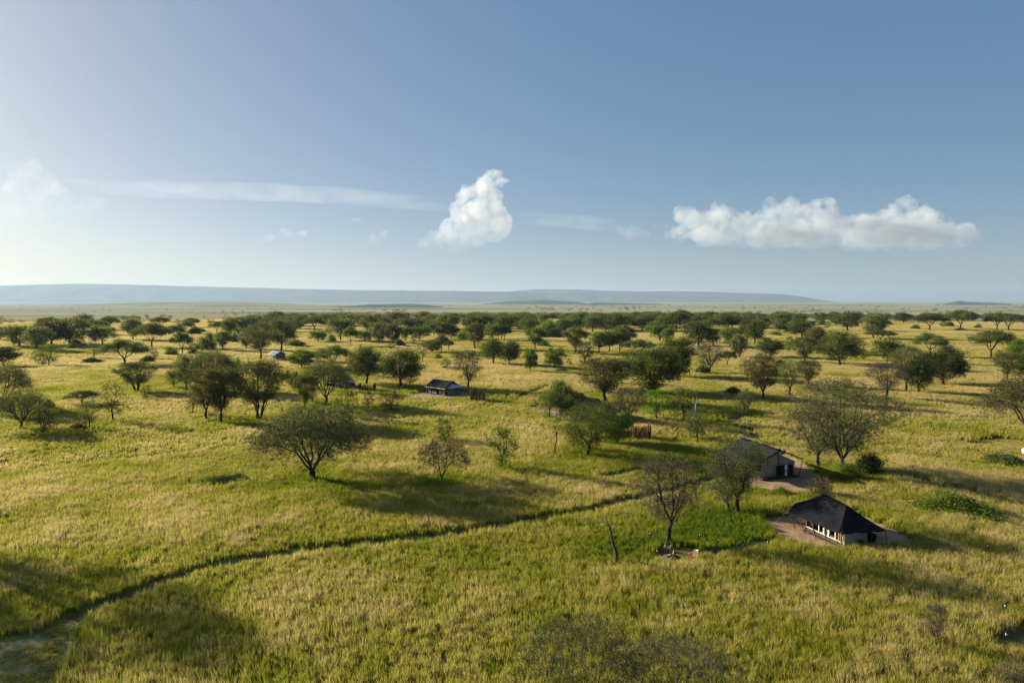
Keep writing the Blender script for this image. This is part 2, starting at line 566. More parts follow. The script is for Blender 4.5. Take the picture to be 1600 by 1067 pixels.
trail('footpath', [(110, 968), (170, 944), (230, 922), (330, 889), (450, 866), (550, 854), (650, 843), (750, 830), (850, 813), (930, 798), (1000, 781), (1060, 766), (1120, 748)], 0.72, M['trail'], 'narrow footpath curving through the tall grass')
trail('footpath', [(1095, 868), (1150, 860), (1205, 846)], 0.6, M['trail'], 'short path from the fire circle to the nearest tent')
trail('footpath', [(948, 747), (968, 742), (1000, 736)], 0.75, M['trail'], 'short mown stub path behind the bare brown tree')
trail('footpath', [(1325, 733), (1370, 739), (1425, 750), (1470, 762), (1530, 776), (1625, 800)], 0.45, M['track'], 'reddish track running right from the gabled tent')
trail('footpath', [(1172, 628), (1165, 642), (1145, 657), (1120, 664)], 0.35, M['trail'], 'dark path in the grass behind the white snag')
trail('footpath', [(1152, 655), (1166, 668), (1185, 690)], 0.35, M['trail'], 'thin path joining the gabled tent from behind')
trail('footpath', [(806, 624), (835, 612), (860, 604)], 0.3, M['trail'], 'faint path in the grass behind the half hidden tent')

# ------------------------------------------------------------------ hills
def hill_mat(name, a, b_):
    m, nt, out = newmat(name)
    c = ramp(nt, noise(nt, position(nt), 0.0016, 6, 0.65), [(0.35, a), (0.65, b_)])
    b = N(nt, 'ShaderNodeBsdfDiffuse'); nt.links.new(c, b.inputs['Color'])
    nt.links.new(b.outputs[0], out.inputs['Surface'])
    return m
M['hill_far'] = hill_mat('hill_far', (0.05, 0.06, 0.04), (0.12, 0.115, 0.07))
M['hill_tan'] = hill_mat('hill_tan', (0.16, 0.16, 0.08), (0.30, 0.26, 0.15))
M['hill_dark'] = hill_mat('hill_dark', (0.04, 0.055, 0.03), (0.09, 0.10, 0.055))

def hill(prof, dist, depth, mat, label, seed, rough=0.06, cliff=True, n=160, name='hill'):
    xs = np.linspace(prof[0][0], prof[-1][0], n)
    tops = np.interp(xs, [p[0] for p in prof], [p[1] for p in prof])
    rows = [(-1.0, 0.0), (-0.8, 0.10), (-0.55, 0.28), (-0.32, 0.62), (-0.16, 0.86), (0.0, 0.985), (0.25, 1.0), (0.7, 0.96), (1.0, 0.5), (1.3, 0.0)] if cliff else \
           [(-1.0, 0.0), (-0.75, 0.2), (-0.5, 0.5), (-0.25, 0.82), (0.0, 1.0), (0.3, 0.85), (0.65, 0.4), (1.0, 0.0)]
    V = []
    for r, (o, f) in enumerate(rows):
        y = dist + depth * o + depth * 0.22 * (fbm(xs / 45, np.full(n, r * 0.15), seed, 3) - 0.5)
        hh = (EYE - tops) / FPX * dist + CAM_H
        zb = terrain((xs - 800) / FPX * y, y)
        bump = 1 + rough * (fbm(xs / 12, np.full(n, r * 0.7), seed + 3, 3) - 0.5) * (1 if 0 < f < 0.98 else 0.25)
        z = zb - 6 + (hh - zb + 6) * f * bump
        V.append(np.stack([(xs - 800) / FPX * y, y, z], -1))
    V = np.array(V); nr = len(rows)
    I, J = np.meshgrid(np.arange(n - 1), np.arange(nr - 1))
    F = np.stack([J * n + I, J * n + I + 1, (J + 1) * n + I + 1, (J + 1) * n + I], -1).reshape(-1, 4)
    o = bpy.data.objects.new(name, mesh_np(name, V.reshape(-1, 3), [F], [mat], smooth=True))
    COL.objects.link(o)
    tag(o, label, kind='structure')

hill([(-420, 450), (-120, 446), (0, 446), (120, 443), (190, 444), (300, 447), (420, 450), (560, 453), (700, 454), (800, 455.5), (830, 458), (850, 464), (880, 471)], 21500, 2600, M['hill_far'], 'long pale blue escarpment on the left horizon', 5)
hill([(740, 466), (770, 457), (840, 451.5), (900, 452), (990, 455), (1060, 454.5), (1110, 456), (1170, 458), (1225, 459.5), (1250, 463), (1285, 469), (1310, 472)], 23500, 2200, M['hill_far'], 'farther pale blue tableland ending right of centre', 9)
hill([(90, 479), (170, 474), (250, 472), (330, 471.5), (420, 473), (480, 476), (560, 480)], 7600, 1300, M['hill_tan'], 'low tan swell in the plain on the left', 15, 0.05, False)
hill([(520, 480), (575, 476), (640, 474.8), (670, 476.5), (700, 480.5)], 6600, 600, M['hill_dark'], 'low dark wooded ridge left of centre', 21, 0.2, False, 60)
hill([(735, 477), (790, 471), (850, 468.5), (905, 472), (925, 476)], 11500, 900, M['hill_dark'], 'low bluish rise in the middle of the plain', 25, 0.2, False, 60)
hill([(885, 479), (930, 472.5), (985, 473.5), (1030, 475), (1060, 479)], 9500, 600, M['hill_dark'], 'thin dark ridge right of the middle', 29, 0.2, False, 60)
hill([(1472, 475), (1488, 471.5), (1497, 469.8), (1510, 471.5), (1545, 473), (1580, 475)], 10500, 500, M['hill_dark'], 'little cone hill on the right horizon', 31, 0.1, False, 50)

# ------------------------------------------------------------------ clouds
def cloud_mat(name, dens, z0, z1, scale=0.0011, thr=0.40, gain=5.0):
    """noisy density that thins towards the base (object heights z0 to z1)"""
    m, nt, out = newmat(name)
    tc = N(nt, 'ShaderNodeTexCoord')
    n = noise(nt, tc.outputs['Object'], scale, 6, 0.62)
    a = N(nt, 'ShaderNodeMath', operation='MULTIPLY_ADD', use_clamp=True)
    a.inputs[1].default_value = gain; a.inputs[2].default_value = -thr * gain
    nt.links.new(n, a.inputs[0])
    sp = N(nt, 'ShaderNodeSeparateXYZ'); nt.links.new(tc.outputs['Object'], sp.inputs[0])
    mr = N(nt, 'ShaderNodeMapRange', interpolation_type='SMOOTHSTEP')
    mr.inputs['From Min'].default_value = z0; mr.inputs['From Max'].default_value = z1
    nt.links.new(sp.outputs[2], mr.inputs['Value'])
    b = N(nt, 'ShaderNodeMath', operation='MULTIPLY'); nt.links.new(a.outputs[0], b.inputs[0]); nt.links.new(mr.outputs[0], b.inputs[1])
    c = N(nt, 'ShaderNodeMath', operation='MULTIPLY'); c.inputs[1].default_value = dens; nt.links.new(b.outputs[0], c.inputs[0])
    v = N(nt, 'ShaderNodeVolumePrincipled')
    v.inputs['Color'].default_value = (0.86, 0.88, 0.9, 1)
    v.inputs['Anisotropy'].default_value = 0.2
    nt.links.new(c.outputs[0], v.inputs['Density'])
    nt.links.new(v.outputs[0], out.inputs['Volume'])
    return m
M['cloud'] = cloud_mat('cloud', 0.0008, -2600, 900, 0.0014, 0.38, 6)
M['cloud_bank'] = cloud_mat('cloud_bank', 0.00062, -1900, 300, 0.0012, 0.39, 6)
M['cloud_thin'] = cloud_mat('cloud_thin', 0.0003, -900, 200)
M['cloud_glare'] = cloud_mat('cloud_glare', 0.00012, -2500, 1200)
M['cloud_veil'] = cloud_mat('cloud_veil', 0.00005, -90000, -80000, 0.0004, 0.3, 2.5)

def _ico(l):
    bm = bmesh.new(); bmesh.ops.create_icosphere(bm, subdivisions=l, radius=1)
    v = np.array([x.co[:] for x in bm.verts]); f = np.array([[q.index for q in x.verts] for x in bm.faces]); bm.free()
    return v, f
ICO = [_ico(1), _ico(2)]

def cloud(blobs, mat, label, seed, dist=42000.0, res=100.0, flat=None):
    """blobs: (px, py, radius px, squash) seen from the camp, at a depth of dist"""
    rn = random.Random(seed)
    k = dist / FPX
    Vs = []; Fs = []; off_ = 0
    def ball(c, r, lvl):
        nonlocal off_
        v, f = ICO[lvl]
        Vs.append(v * np.array(r) + np.array(c)); Fs.append(f + off_); off_ += len(v)
    for (px, py, rp, sq) in blobs:
        c = Vector(((px - 800) * k, dist + rn.uniform(-1, 1) * rp * k * 0.5, CAM_H + (EYE - py) * k))
        n = max(1, int(6 + rp * 0.5))
        for q in range(n):
            d = Vector((rn.gauss(0, 1), rn.gauss(0, 1), rn.gauss(0, 1))).normalized()
            rr = rp * k * rn.uniform(0.22, 0.5)
            off = Vector((d.x, d.y, d.z * sq)) * rp * k * rn.uniform(0.35, 0.8)
            ball(c + off, (rr, rr, rr * (0.5 + 0.5 * sq)), 1)
            for q2 in range(5):
                d2 = Vector((rn.gauss(0, 1), rn.gauss(0, 1), rn.gauss(0.3, 1))).normalized()
                r2 = rr * rn.uniform(0.28, 0.5)
                ball(c + off + d2 * rr * 0.9, (r2, r2, r2), 0)
        ball(c, (rp * k * .78, rp * k * .78, rp * k * sq * .78), 1)
    V = np.vstack(Vs)
    cen = Vector(V.mean(0)); V = V - np.array(cen)
    if flat is not None:
        zf = CAM_H + (EYE - flat) * k - cen.z
        V[:, 2] = np.where(V[:, 2] < zf, zf + (V[:, 2] - zf) * 0.12, V[:, 2])
    me = mesh_np('tmp', V, [np.vstack(Fs)], [mat])
    t = bpy.data.objects.new('tmp', me); COL.objects.link(t)
    md = t.modifiers.new('r', 'REMESH'); md.mode = 'VOXEL'; md.voxel_size = res
    dg = bpy.context.evaluated_depsgraph_get()
    m2 = bpy.data.meshes.new_from_object(t.evaluated_get(dg))
    bpy.data.objects.remove(t)
    n = len(m2.vertices)
    co = np.empty(n * 3, np.float32); m2.vertices.foreach_get('co', co); co = co.reshape(-1, 3)
    nr = np.empty(n * 3, np.float32); m2.vertices.foreach_get('normal', nr); nr = nr.reshape(-1, 3)
    def n3(s, sd):
        return (fbm(co[:, 0] / s + co[:, 1] / s * .7, co[:, 2] / s + co[:, 1] / s * .4, sd, 3) - 0.5)
    co = co + nr * (n3(700, seed)[:, None] * 420 + n3(260, seed + 5)[:, None] * 260 + n3(110, seed + 9)[:, None] * 110)
    m2.vertices.foreach_set('co', co.astype(np.float32).ravel())
    m2.name = 'cloud'
    m2.materials.clear(); m2.materials.append(mat)
    m2.polygons.foreach_set('use_smooth', [True] * len(m2.polygons))
    m2.update()
    o = bpy.data.objects.new('cloud', m2); COL.objects.link(o)
    o.location = cen
    return tag(o, label, 'cloud', 'clouds above the plain')

cloud([(775, 283, 17, .9), (757, 296, 18, .9), (735, 306, 20, .9), (765, 312, 30, .9), (725, 332, 26, .9), (758, 342, 38, .8), (705, 358, 24, .8), (690, 376, 22, .6), (735, 372, 36, .6), (775, 360, 34, .8), (665, 383, 16, .5), (790, 285, 10, .6), (715, 386, 30, .4), (790, 340, 14, .9)],
      M['cloud'], 'tall white cumulus tower in the middle of the sky', 3)
cloud([(1070, 340, 20, .9), (1090, 350, 28, .8), (1120, 340, 22, .9), (1135, 360, 30, .6), (1060, 366, 22, .5), (1165, 352, 26, .7), (1210, 332, 24, .9), (1235, 328, 22, .9), (1250, 345, 32, .8), (1285, 326, 20, .9), (1285, 345, 32, .7), (1310, 352, 28, .6), (1200, 365, 36, .4), (1270, 372, 40, .35), (1340, 366, 34, .4), (1405, 322, 17, 1.), (1400, 345, 24, .9), (1430, 345, 15, .8), (1420, 362, 30, .5), (1470, 366, 26, .3), (1370, 352, 26, .7), (1350, 362, 40, .4), (1110, 372, 50, .25), (1230, 376, 70, .2), (1380, 376, 80, .2), (1480, 376, 50, .2), (1440, 356, 24, .6)],
      M['cloud_bank'], 'long bank of cumulus on the right with a grey base', 5, flat=386)
cloud([(968, 358, 13, .9), (985, 364, 16, .7), (1005, 366, 14, .6), (1022, 356, 7, .9)], M['cloud_thin'], 'small cumulus left of the long cloud bank', 8, res=110)
cloud([(62, 262, 16, .7), (48, 276, 22, .8), (75, 285, 26, .8), (35, 300, 26, .8), (90, 305, 30, .7), (60, 330, 36, .8), (20, 335, 34, .8), (110, 330, 30, .7), (165, 300, 9, .6), (185, 302, 10, .5), (150, 318, 22, .6)],
      M['cloud_glare'], 'faint white cumulus in the glare on the left', 12)
cloud([(425, 371, 13, .5), (450, 366, 12, .6), (475, 366, 8, .5), (410, 377, 9, .4)], M['cloud_thin'], 'faint low cloud left of the cumulus tower', 14, res=110)
cloud([(585, 376, 13, .7), (602, 370, 11, .8), (575, 384, 9, .6), (560, 345, 9, .6)], M['cloud_thin'], 'small pale cloud just left of the cumulus tower', 16, res=110)

def veil(pts, mat, label, dist=60000.0):
    """thin level cloud streak: (px, py, half height px)"""
    k = dist / FPX
    m = MB(); n = 10
    pts = [tuple(p) for p in smooth_open(np.array(pts, float), 6)]
    for i, (px, py, h) in enumerate(pts):
        for q in range(n):
            t = 2 * math.pi * q / n
            m.v.append(((px - 800) * k, dist + 5000 * math.cos(t), CAM_H + (EYE - py) * k + h * k * math.sin(t)))
    for i in range(len(pts) - 1):
        for q in range(n):
            m.f.append((i * n + q, i * n + (q + 1) % n, (i + 1) * n + (q + 1) % n, (i + 1) * n + q))
    m.f.append(tuple(range(n))); m.f.append(tuple((len(pts) - 1) * n + q for q in range(n))[::-1])
    o = m.build('cloud', mat, smooth=True)
    bm = bmesh.new(); bm.from_mesh(o.data); bmesh.ops.recalc_face_normals(bm, faces=bm.faces[:]); bm.to_mesh(o.data); bm.free()
    return tag(o, label, 'cloud', 'clouds above the plain')
veil([(150, 296, .6), (230, 299, 5), (330, 301, 7), (430, 304, 8), (530, 309, 8), (620, 316, 6), (700, 322, .8)], M['cloud_veil'], 'long thin cloud streak level with the cumulus tower')
veil([(810, 342, .6), (860, 346, 4), (920, 350, 5), (960, 356, .6)], M['cloud_veil'], 'short thin streak right of the cumulus tower')

# ------------------------------------------------------------------ trees
def tubes_np(segs, sides):
    """segs (n, 8): p0, p1, r0, r1 -> open tubes"""
    S = np.asarray(segs)
    p0, p1, r0, r1 = S[:, :3], S[:, 3:6], S[:, 6], S[:, 7]
    d = p1 - p0; d /= np.linalg.norm(d, axis=1)[:, None] + 1e-9
    h = np.where(np.abs(d[:, 2:3]) > 0.9, np.array([[1., 0, 0]]), np.array([[0, 0, 1.]]))
    a = np.cross(d, h); a /= np.linalg.norm(a, axis=1)[:, None] + 1e-9
    b = np.cross(d, a)
    t = np.arange(sides) * 2 * math.pi / sides
    ring = a[:, None] * np.cos(t)[None, :, None] + b[:, None] * np.sin(t)[None, :, None]
    V = np.concatenate([p0[:, None] + ring * r0[:, None, None], p1[:, None] + ring * r1[:, None, None]], 1)
    n = len(S)
    k = np.arange(sides); k2 = (k + 1) % sides
    F = np.stack([k, k2, k2 + sides, k + sides], -1)
    F = (np.arange(n) * 2 * sides)[:, None, None] + F[None]
    return V.reshape(-1, 3), F.reshape(-1, 4)

def skeleton(targets, H, tr, rng, first_split, stems=1, wig=0.10, low=0.25):
    segs = []; tips = []
    ntot = len(targets)
    def limb(p, q, ra, rb, parts=3):
        L = np.linalg.norm(q - p); prev = p
        for i in range(1, parts + 1):
            t = i / parts
            c = p + (q - p) * t
            if i < parts:
                c = c + rng.normal(0, wig * L / parts, 3)
            segs.append((*prev, *c, ra + (rb - ra) * (i - 1) / parts, ra + (rb - ra) * t)); prev = c
    def rad(n):
        return max(0.010, tr * (n / ntot) ** 0.56)
    def grow(p, T, depth):
        n = len(T)
        if n <= 2:
            for t in T:
                limb(p, t, rad(1) * 1.1, 0.007, 2); tips.append((t, p))
            return
        c = T.mean(0)
        q0 = T - c
        if depth == 0:
            az = np.arctan2(T[:, 1] - p[1], T[:, 0] - p[0]) + rng.uniform(0, 6.28)
            k = first_split
            lab = (np.floor((az % (2 * math.pi)) / (2 * math.pi) * k)).astype(int)
            groups = [T[lab == i] for i in range(k)]
        else:
            u = np.linalg.svd(q0 + rng.normal(0, 1e-4, q0.shape), full_matrices=False)[2][0]
            s = q0 @ u; md = np.quantile(s, rng.uniform(0.35, 0.65))
            groups = [T[s <= md], T[s > md]]
        for g in groups:
            if len(g) == 0:
                continue
            gc = g.mean(0)
            f = rng.uniform(0.36, 0.55)
            q = p + (gc - p) * f
            if depth < 2:
                q[2] += 0.05 * H
            q += rng.normal(0, 0.04 * np.linalg.norm(gc - p), 3)
            limb(p, q, rad(len(g)) * 1.05, rad(len(g)), 3)
            grow(q, g, depth + 1)
    if stems == 1:
        top = np.array([rng.normal(0, .02) * H, rng.normal(0, .02) * H, H * low])
        segs.append((0, 0, -0.3, 0, 0, 0.15, tr * 1.5, tr * 1.12))
        limb(np.array([0, 0, .15]), top, tr * 1.12, tr * 0.95, 3)
        grow(top, targets, 0)
    else:
        az = np.arctan2(targets[:, 1], targets[:, 0]); lab = (np.floor((az % 6.2832) / 6.2832 * stems)).astype(int)
        for i in range(stems):
            g = targets[lab == i]
            if len(g) == 0: continue
            b = np.array([rng.normal(0, .35), rng.normal(0, .35), -0.2])
            q = b + (g.mean(0) - b) * np.array([low, low, low * 1.1])
            limb(b, q, rad(len(g)) * 1.15, rad(len(g)), 3)
            grow(q, g, 1)
    return np.array(segs), tips

def crown_targets(shape, H, W, n, rng, clumps):
    def env(k):
        P = rng.normal(0, 1, (k, 3)); P /= np.linalg.norm(P, axis=1)[:, None]
        r = rng.uniform(0, 1, k) ** (1 / 3.0)
        P = P * r[:, None]
        if shape == 'umbrella':
            rr = np.sqrt(rng.uniform(0, 1, k)); a = rng.uniform(0, 6.283, k)
            zt = 0.58 + 0.40 * np.sqrt(np.clip(1 - rr ** 2, 0, 1)); zb = 0.50 + 0.06 * (1 - rr)
            z = H * (zb + (zt - zb) * rng.uniform(0, 1, k) ** 0.55)
            return np.stack([rr * np.cos(a) * W / 2, rr * np.sin(a) * W / 2, z], -1)
        if shape == 'round':
            return P * np.array([W / 2, W / 2, 0.41 * H]) + np.array([0, 0, 0.585 * H])
        if shape == 'vase':
            z = 0.30 + 0.70 * rng.uniform(0, 1, k) ** 0.75
            lim = np.where(z < 0.72, (z - 0.12) / 0.60, np.sqrt(np.clip(1 - ((z - 0.72) / 0.30) ** 2, 0.02, 1)))
            rr = rng.uniform(0, 1, k) ** 0.45 * lim; a = rng.uniform(0, 6.283, k)
            return np.stack([rr * np.cos(a) * W / 2, rr * np.sin(a) * W / 2, z * H], -1)
        if shape == 'spread':          # wide dome that reaches low at its rim
            rr = rng.uniform(0, 1, k) ** 0.5; a = rng.uniform(0, 6.283, k)
            zt = 0.44 + 0.54 * np.sqrt(np.clip(1 - rr ** 2, 0, 1)); zb = 0.24 + 0.20 * (1 - rr)
            z = zb + (zt - zb) * rng.uniform(0, 1, k) ** 0.42
            return np.stack([rr * np.cos(a) * W / 2, rr * np.sin(a) * W / 2, z * H], -1)
        if shape == 'young':
            z = rng.uniform(0.22, 1, k); lim = np.sin(math.pi * np.clip((z - .12) / .92, 0, 1)) ** 0.7
            rr = np.sqrt(rng.uniform(0, 1, k)) * lim; a = rng.uniform(0, 6.283, k)
            return np.stack([rr * np.cos(a) * W / 2, rr * np.sin(a) * W / 2, z * H], -1)
        # bush
        P[:, 2] = np.abs(P[:, 2])
        return P * np.array([W / 2, W / 2, 0.92 * H]) + np.array([0, 0, 0.05 * H])
    C = env(clumps)
    lab = rng.integers(0, clumps, n)
    sg = 0.055 * W if shape != 'bush' else 0.09 * W
    T = C[lab] + rng.normal(0, 1, (n, 3)) * np.array([sg, sg, sg * (0.35 if shape == 'umbrella' else 0.75)])
    stray = rng.uniform(0, 1, n) < 0.28
    T[stray] = env(int(stray.sum()))
    T[:, 2] = np.clip(T[:, 2], 0.06 * H, H * 1.02)
    return T

def leaf_quads(tips, per, size, spread, flat, rng, horiz=0.5):
    P = np.repeat(np.array([t for t, _ in tips]), per, 0)
    n = len(P)
    P = P + rng.normal(0, 1, (n, 3)) * np.array([spread, spread, spread * flat])
    nr = rng.normal(0, 1, (n, 3)); nr[:, 2] = np.abs(nr[:, 2]) + horiz
    nr /= np.linalg.norm(nr, axis=1)[:, None]
    a = np.cross(nr, rng.normal(0, 1, (n, 3))); a /= np.linalg.norm(a, axis=1)[:, None] + 1e-9
    b = np.cross(nr, a)
    s = size * rng.uniform(0.55, 1.35, n)[:, None]
    l = s * rng.uniform(0.9, 1.7, n)[:, None]
    V = np.stack([P - a * l, P - b * s * .55, P + a * l, P + b * s * .55], 1).reshape(-1, 3)
    return V, np.arange(n * 4).reshape(-1, 4)

def twig_slivers(tips, per, length, width, rng):
    P = np.repeat(np.array([t for t, _ in tips]), per, 0)
    B = np.repeat(np.array([b for _, b in tips]), per, 0)
    n = len(P)
    d = P - B; d /= np.linalg.norm(d, axis=1)[:, None] + 1e-9
    d = d + rng.normal(0, 0.55, (n, 3)); d[:, 2] += 0.15; d /= np.linalg.norm(d, axis=1)[:, None]
    st = B + (P - B) * rng.uniform(0.25, 1.0, n)[:, None]
    L = length * rng.uniform(0.5, 1.4, n)[:, None]
    a = np.cross(d, rng.normal(0, 1, (n, 3))); a /= np.linalg.norm(a, axis=1)[:, None] + 1e-9
    V = np.stack([st - a * width, st + a * width, st + d * L], 1).reshape(-1, 3)
    return V, np.arange(n * 3).reshape(-1, 3)

PROTO = {}
def proto(key, seed, shape, H, W, n, clumps, tr, split, low, leafm, barkm='bark', per=10, lsize=0.13, spread=0.33, flat=0.7,
          twigs=0, tlen=0.6, twid=0.012, stems=1, wig=0.10, keep=1.0):
    rng = np.random.default_rng(seed)
    if not key.startswith('far'):
        per = int(round(per * 1.7)); lsize *= 0.78; twigs = int(round(twigs * 1.3)); twid *= 0.82
    else:
        per = int(per * 1.4); lsize *= 0.82
    T = crown_targets(shape, H, W, n, rng, clumps)
    segs, tips = skeleton(T, H, tr, rng, split, stems, wig, low)
    thick = segs[:, 6] > 0.05
    V1, F1 = tubes_np(segs[thick], 7) if thick.any() else (np.zeros((0, 3)), np.zeros((0, 4), int))
    V2, F2 = tubes_np(segs[~thick], 3) if (~thick).any() else (np.zeros((0, 3)), np.zeros((0, 4), int))
    trunk = mesh_np('trunk_' + key, np.vstack([V1, V2]), [F1, F2 + len(V1)], [M[barkm]], smooth=True)
    Vs = []; Fs = []; mi = []; o = 0
    if per:
        lt = tips if keep >= 1 else [t for t in tips if rng.uniform() < keep]
        V, F = leaf_quads(lt, per, lsize, spread, flat, rng)
        Vs.append(V); Fs.append(F); mi.append(np.zeros(len(F))); o += len(V)
    if twigs:
        V, F = twig_slivers(tips, twigs, tlen, twid, rng)
        Vs.append(V); Fs.append(F + o); mi.append(np.ones(len(F)))
    crown = mesh_np('crown_' + key, np.vstack(Vs), Fs, [M[leafm], M['twig'] if barkm == 'bark' else M[barkm]], np.concatenate(mi))
    allv = np.vstack(Vs)
    hw = np.quantile(np.abs(allv[:, :2]), 0.985) * 2
    ht = np.quantile(allv[:, 2], 0.992)
    PROTO[key] = (trunk, crown, ht, hw)

# near prototypes
proto('main', 101, 'spread', 11, 15, 1500, 150, 0.40, 7, 0.12, 'leaf_olive', per=8, lsize=0.12, spread=0.38, twigs=13, tlen=0.7, twid=0.014)
proto('spread', 102, 'spread', 9, 12, 700, 80, 0.32, 6, 0.16, 'leaf_olive', per=11, lsize=0.13, spread=0.40, twigs=7, tlen=0.65, twid=0.015)
proto('vase1', 103, 'vase', 10, 9, 700, 80, 0.26, 5, 0.20, 'leaf_olive', per=11, lsize=0.13, spread=0.34, twigs=7, tlen=0.65, twid=0.014)
proto('vase2', 104, 'vase', 10, 9, 700, 80, 0.28, 4, 0.20, 'leaf', per=11, lsize=0.14, spread=0.36, twigs=5, tlen=0.65, twid=0.014, stems=5)
proto('vase3', 105, 'vase', 9, 8, 560, 65, 0.24, 5, 0.20, 'leaf_olive', per=12, lsize=0.14, spread=0.34, twigs=5, tlen=0.6, twid=0.014)
proto('bare1', 106, 'vase', 11, 9, 850, 90, 0.25, 5, 0.28, 'leaf_olive', per=3, lsize=0.09, spread=0.35, twigs=14, tlen=0.6, twid=0.012)
proto('bare2', 107, 'vase', 9, 8, 620, 70, 0.24, 5, 0.22, 'leaf_olive', 'bark_grey', per=3, lsize=0.10, spread=0.35, twigs=13, tlen=0.6, twid=0.013)
proto('bare3', 108, 'spread', 7, 8, 620, 70, 0.17, 6, 0.10, 'leaf_olive', per=2, lsize=0.09, spread=0.3, twigs=14, tlen=0.55, twid=0.011)
proto('bigmix', 109, 'vase', 15, 14, 1300, 130, 0.32, 7, 0.20, 'leaf', 'bark_grey', per=8, lsize=0.11, spread=0.42, twigs=11, tlen=0.75, twid=0.013, keep=0.7)
proto('open1', 110, 'round', 9.5, 9, 560, 60, 0.22, 5, 0.24, 'leaf_light', per=13, lsize=0.12, spread=0.36, twigs=4, tlen=0.6)
proto('open2', 111, 'vase', 11, 9, 640, 66, 0.25, 5, 0.22, 'leaf', per=12, lsize=0.12, spread=0.38, twigs=3, tlen=0.65, keep=0.62)
proto('round1', 112, 'round', 9, 10, 620, 60, 0.28, 6, 0.20, 'leaf', per=17, lsize=0.16, spread=0.42, twigs=3, tlen=0.6)
proto('round2', 113, 'round', 8, 8, 560, 52, 0.25, 5, 0.20, 'leaf_dark', per=17, lsize=0.16, spread=0.40, twigs=3, tlen=0.6)
proto('round3', 114, 'round', 8, 7.5, 520, 46, 0.23, 5, 0.18, 'leaf_light', per=16, lsize=0.16, spread=0.38, twigs=3, tlen=0.6)
proto('umb1', 115, 'umbrella', 9, 14, 460, 46, 0.32, 5, 0.24, 'leaf_dark', per=20, lsize=0.17, spread=0.5, flat=0.55)
proto('umb2', 116, 'umbrella', 9, 12, 380, 34, 0.30, 4, 0.28, 'leaf', per=20, lsize=0.17, spread=0.5, flat=0.55)
proto('umb3', 117, 'umbrella', 8, 10, 320, 26, 0.26, 4, 0.30, 'leaf_dark', per=20, lsize=0.17, spread=0.5, flat=0.55)
proto('young1', 118, 'young', 5, 3.6, 170, 26, 0.11, 4, 0.18, 'leaf_light', per=9, lsize=0.11, spread=0.26)
proto('young2', 119, 'young', 5, 3.6, 150, 24, 0.10, 3, 0.25, 'leaf', per=8, lsize=0.11, spread=0.26, twigs=3, tlen=0.45)
proto('young3', 120, 'young', 6, 4.2, 130, 26, 0.11, 3, 0.30, 'leaf_olive', per=6, lsize=0.11, spread=0.26, twigs=5, tlen=0.5)
proto('bush1', 121, 'bush', 2.4, 5, 260, 34, 0.05, 5, 0.05, 'leaf_light', per=16, lsize=0.13, spread=0.28, stems=7)
proto('bush2', 122, 'bush', 2.6, 4, 220, 26, 0.05, 5, 0.05, 'leaf_dark', per=15, lsize=0.15, spread=0.28, stems=6)
proto('bushbare', 123, 'bush', 3, 4, 260, 30, 0.05, 5, 0.05, 'leaf_olive', per=2, lsize=0.1, spread=0.25, stems=7, twigs=12, tlen=0.5)
proto('fore1', 124, 'spread', 9, 12, 1300, 130, 0.12, 8, 0.08, 'leaf', 'bark_grey', per=5, lsize=0.075, spread=0.30, twigs=7, tlen=0.55, twid=0.008)
proto('fore2', 125, 'spread', 8, 13, 1400, 120, 0.15, 8, 0.08, 'leaf_olive', 'bark_grey', per=1, lsize=0.07, spread=0.30, twigs=9, tlen=0.55, twid=0.008)
# far prototypes: the same kinds with bigger leaf clumps
for i, (shape, H, W, lm, low) in enumerate([('round', 10, 10, 'leaf', .28), ('round', 9, 9, 'leaf_dark', .26), ('umbrella', 9, 12, 'leaf_dark', .25), ('umbrella', 9, 11, 'leaf', .28),
                                            ('vase', 9, 9, 'leaf_olive', .24), ('round', 9, 10, 'leaf_olive', .24), ('vase', 10, 9, 'leaf', .25), ('umbrella', 8, 12, 'leaf_olive', .3)]):
    proto('far%d' % i, 140 + i, shape, H, W, 240, 34, 0.28, 5, low - .06, lm, per=18, lsize=0.27, spread=0.6, flat=0.6 if shape == 'umbrella' else 0.75, twigs=0)

# kind -> (prototypes near, prototypes far, what it looks like, category)
KIND = {
    'U': (['umb1', 'umb2', 'umb3'], ['far2', 'far3', 'far7'], 'flat topped acacia', 'tree', 'acacia_tree'),
    'R': (['round1', 'round2', 'round3'], ['far0', 'far1', 'far5'], 'round crowned green tree', 'tree', 'acacia_tree'),
    'V': (['vase1', 'vase2', 'vase3'], ['far4', 'far6'], 'brownish vase shaped tree', 'tree', 'acacia_tree'),
    'B': (['bare1', 'bare2'], ['far4', 'bare2'], 'nearly leafless twiggy tree', 'tree', 'bare_tree'),
    'Y': (['young1', 'young2', 'young3'], ['young1', 'young2', 'young3'], 'slim young tree', 'tree', 'young_tree'),
    'S': (['bush1', 'bush2'], ['bush2', 'bush1'], 'low bush', 'bush', 'bush'),
}
TREES = []       # (kind, px, py, w px, h px, optional prototype, optional label)
def T(kind, px, py, w_, h_, pk=None, label=None):
    TREES.append([kind, px, py, w_, h_, pk, label])

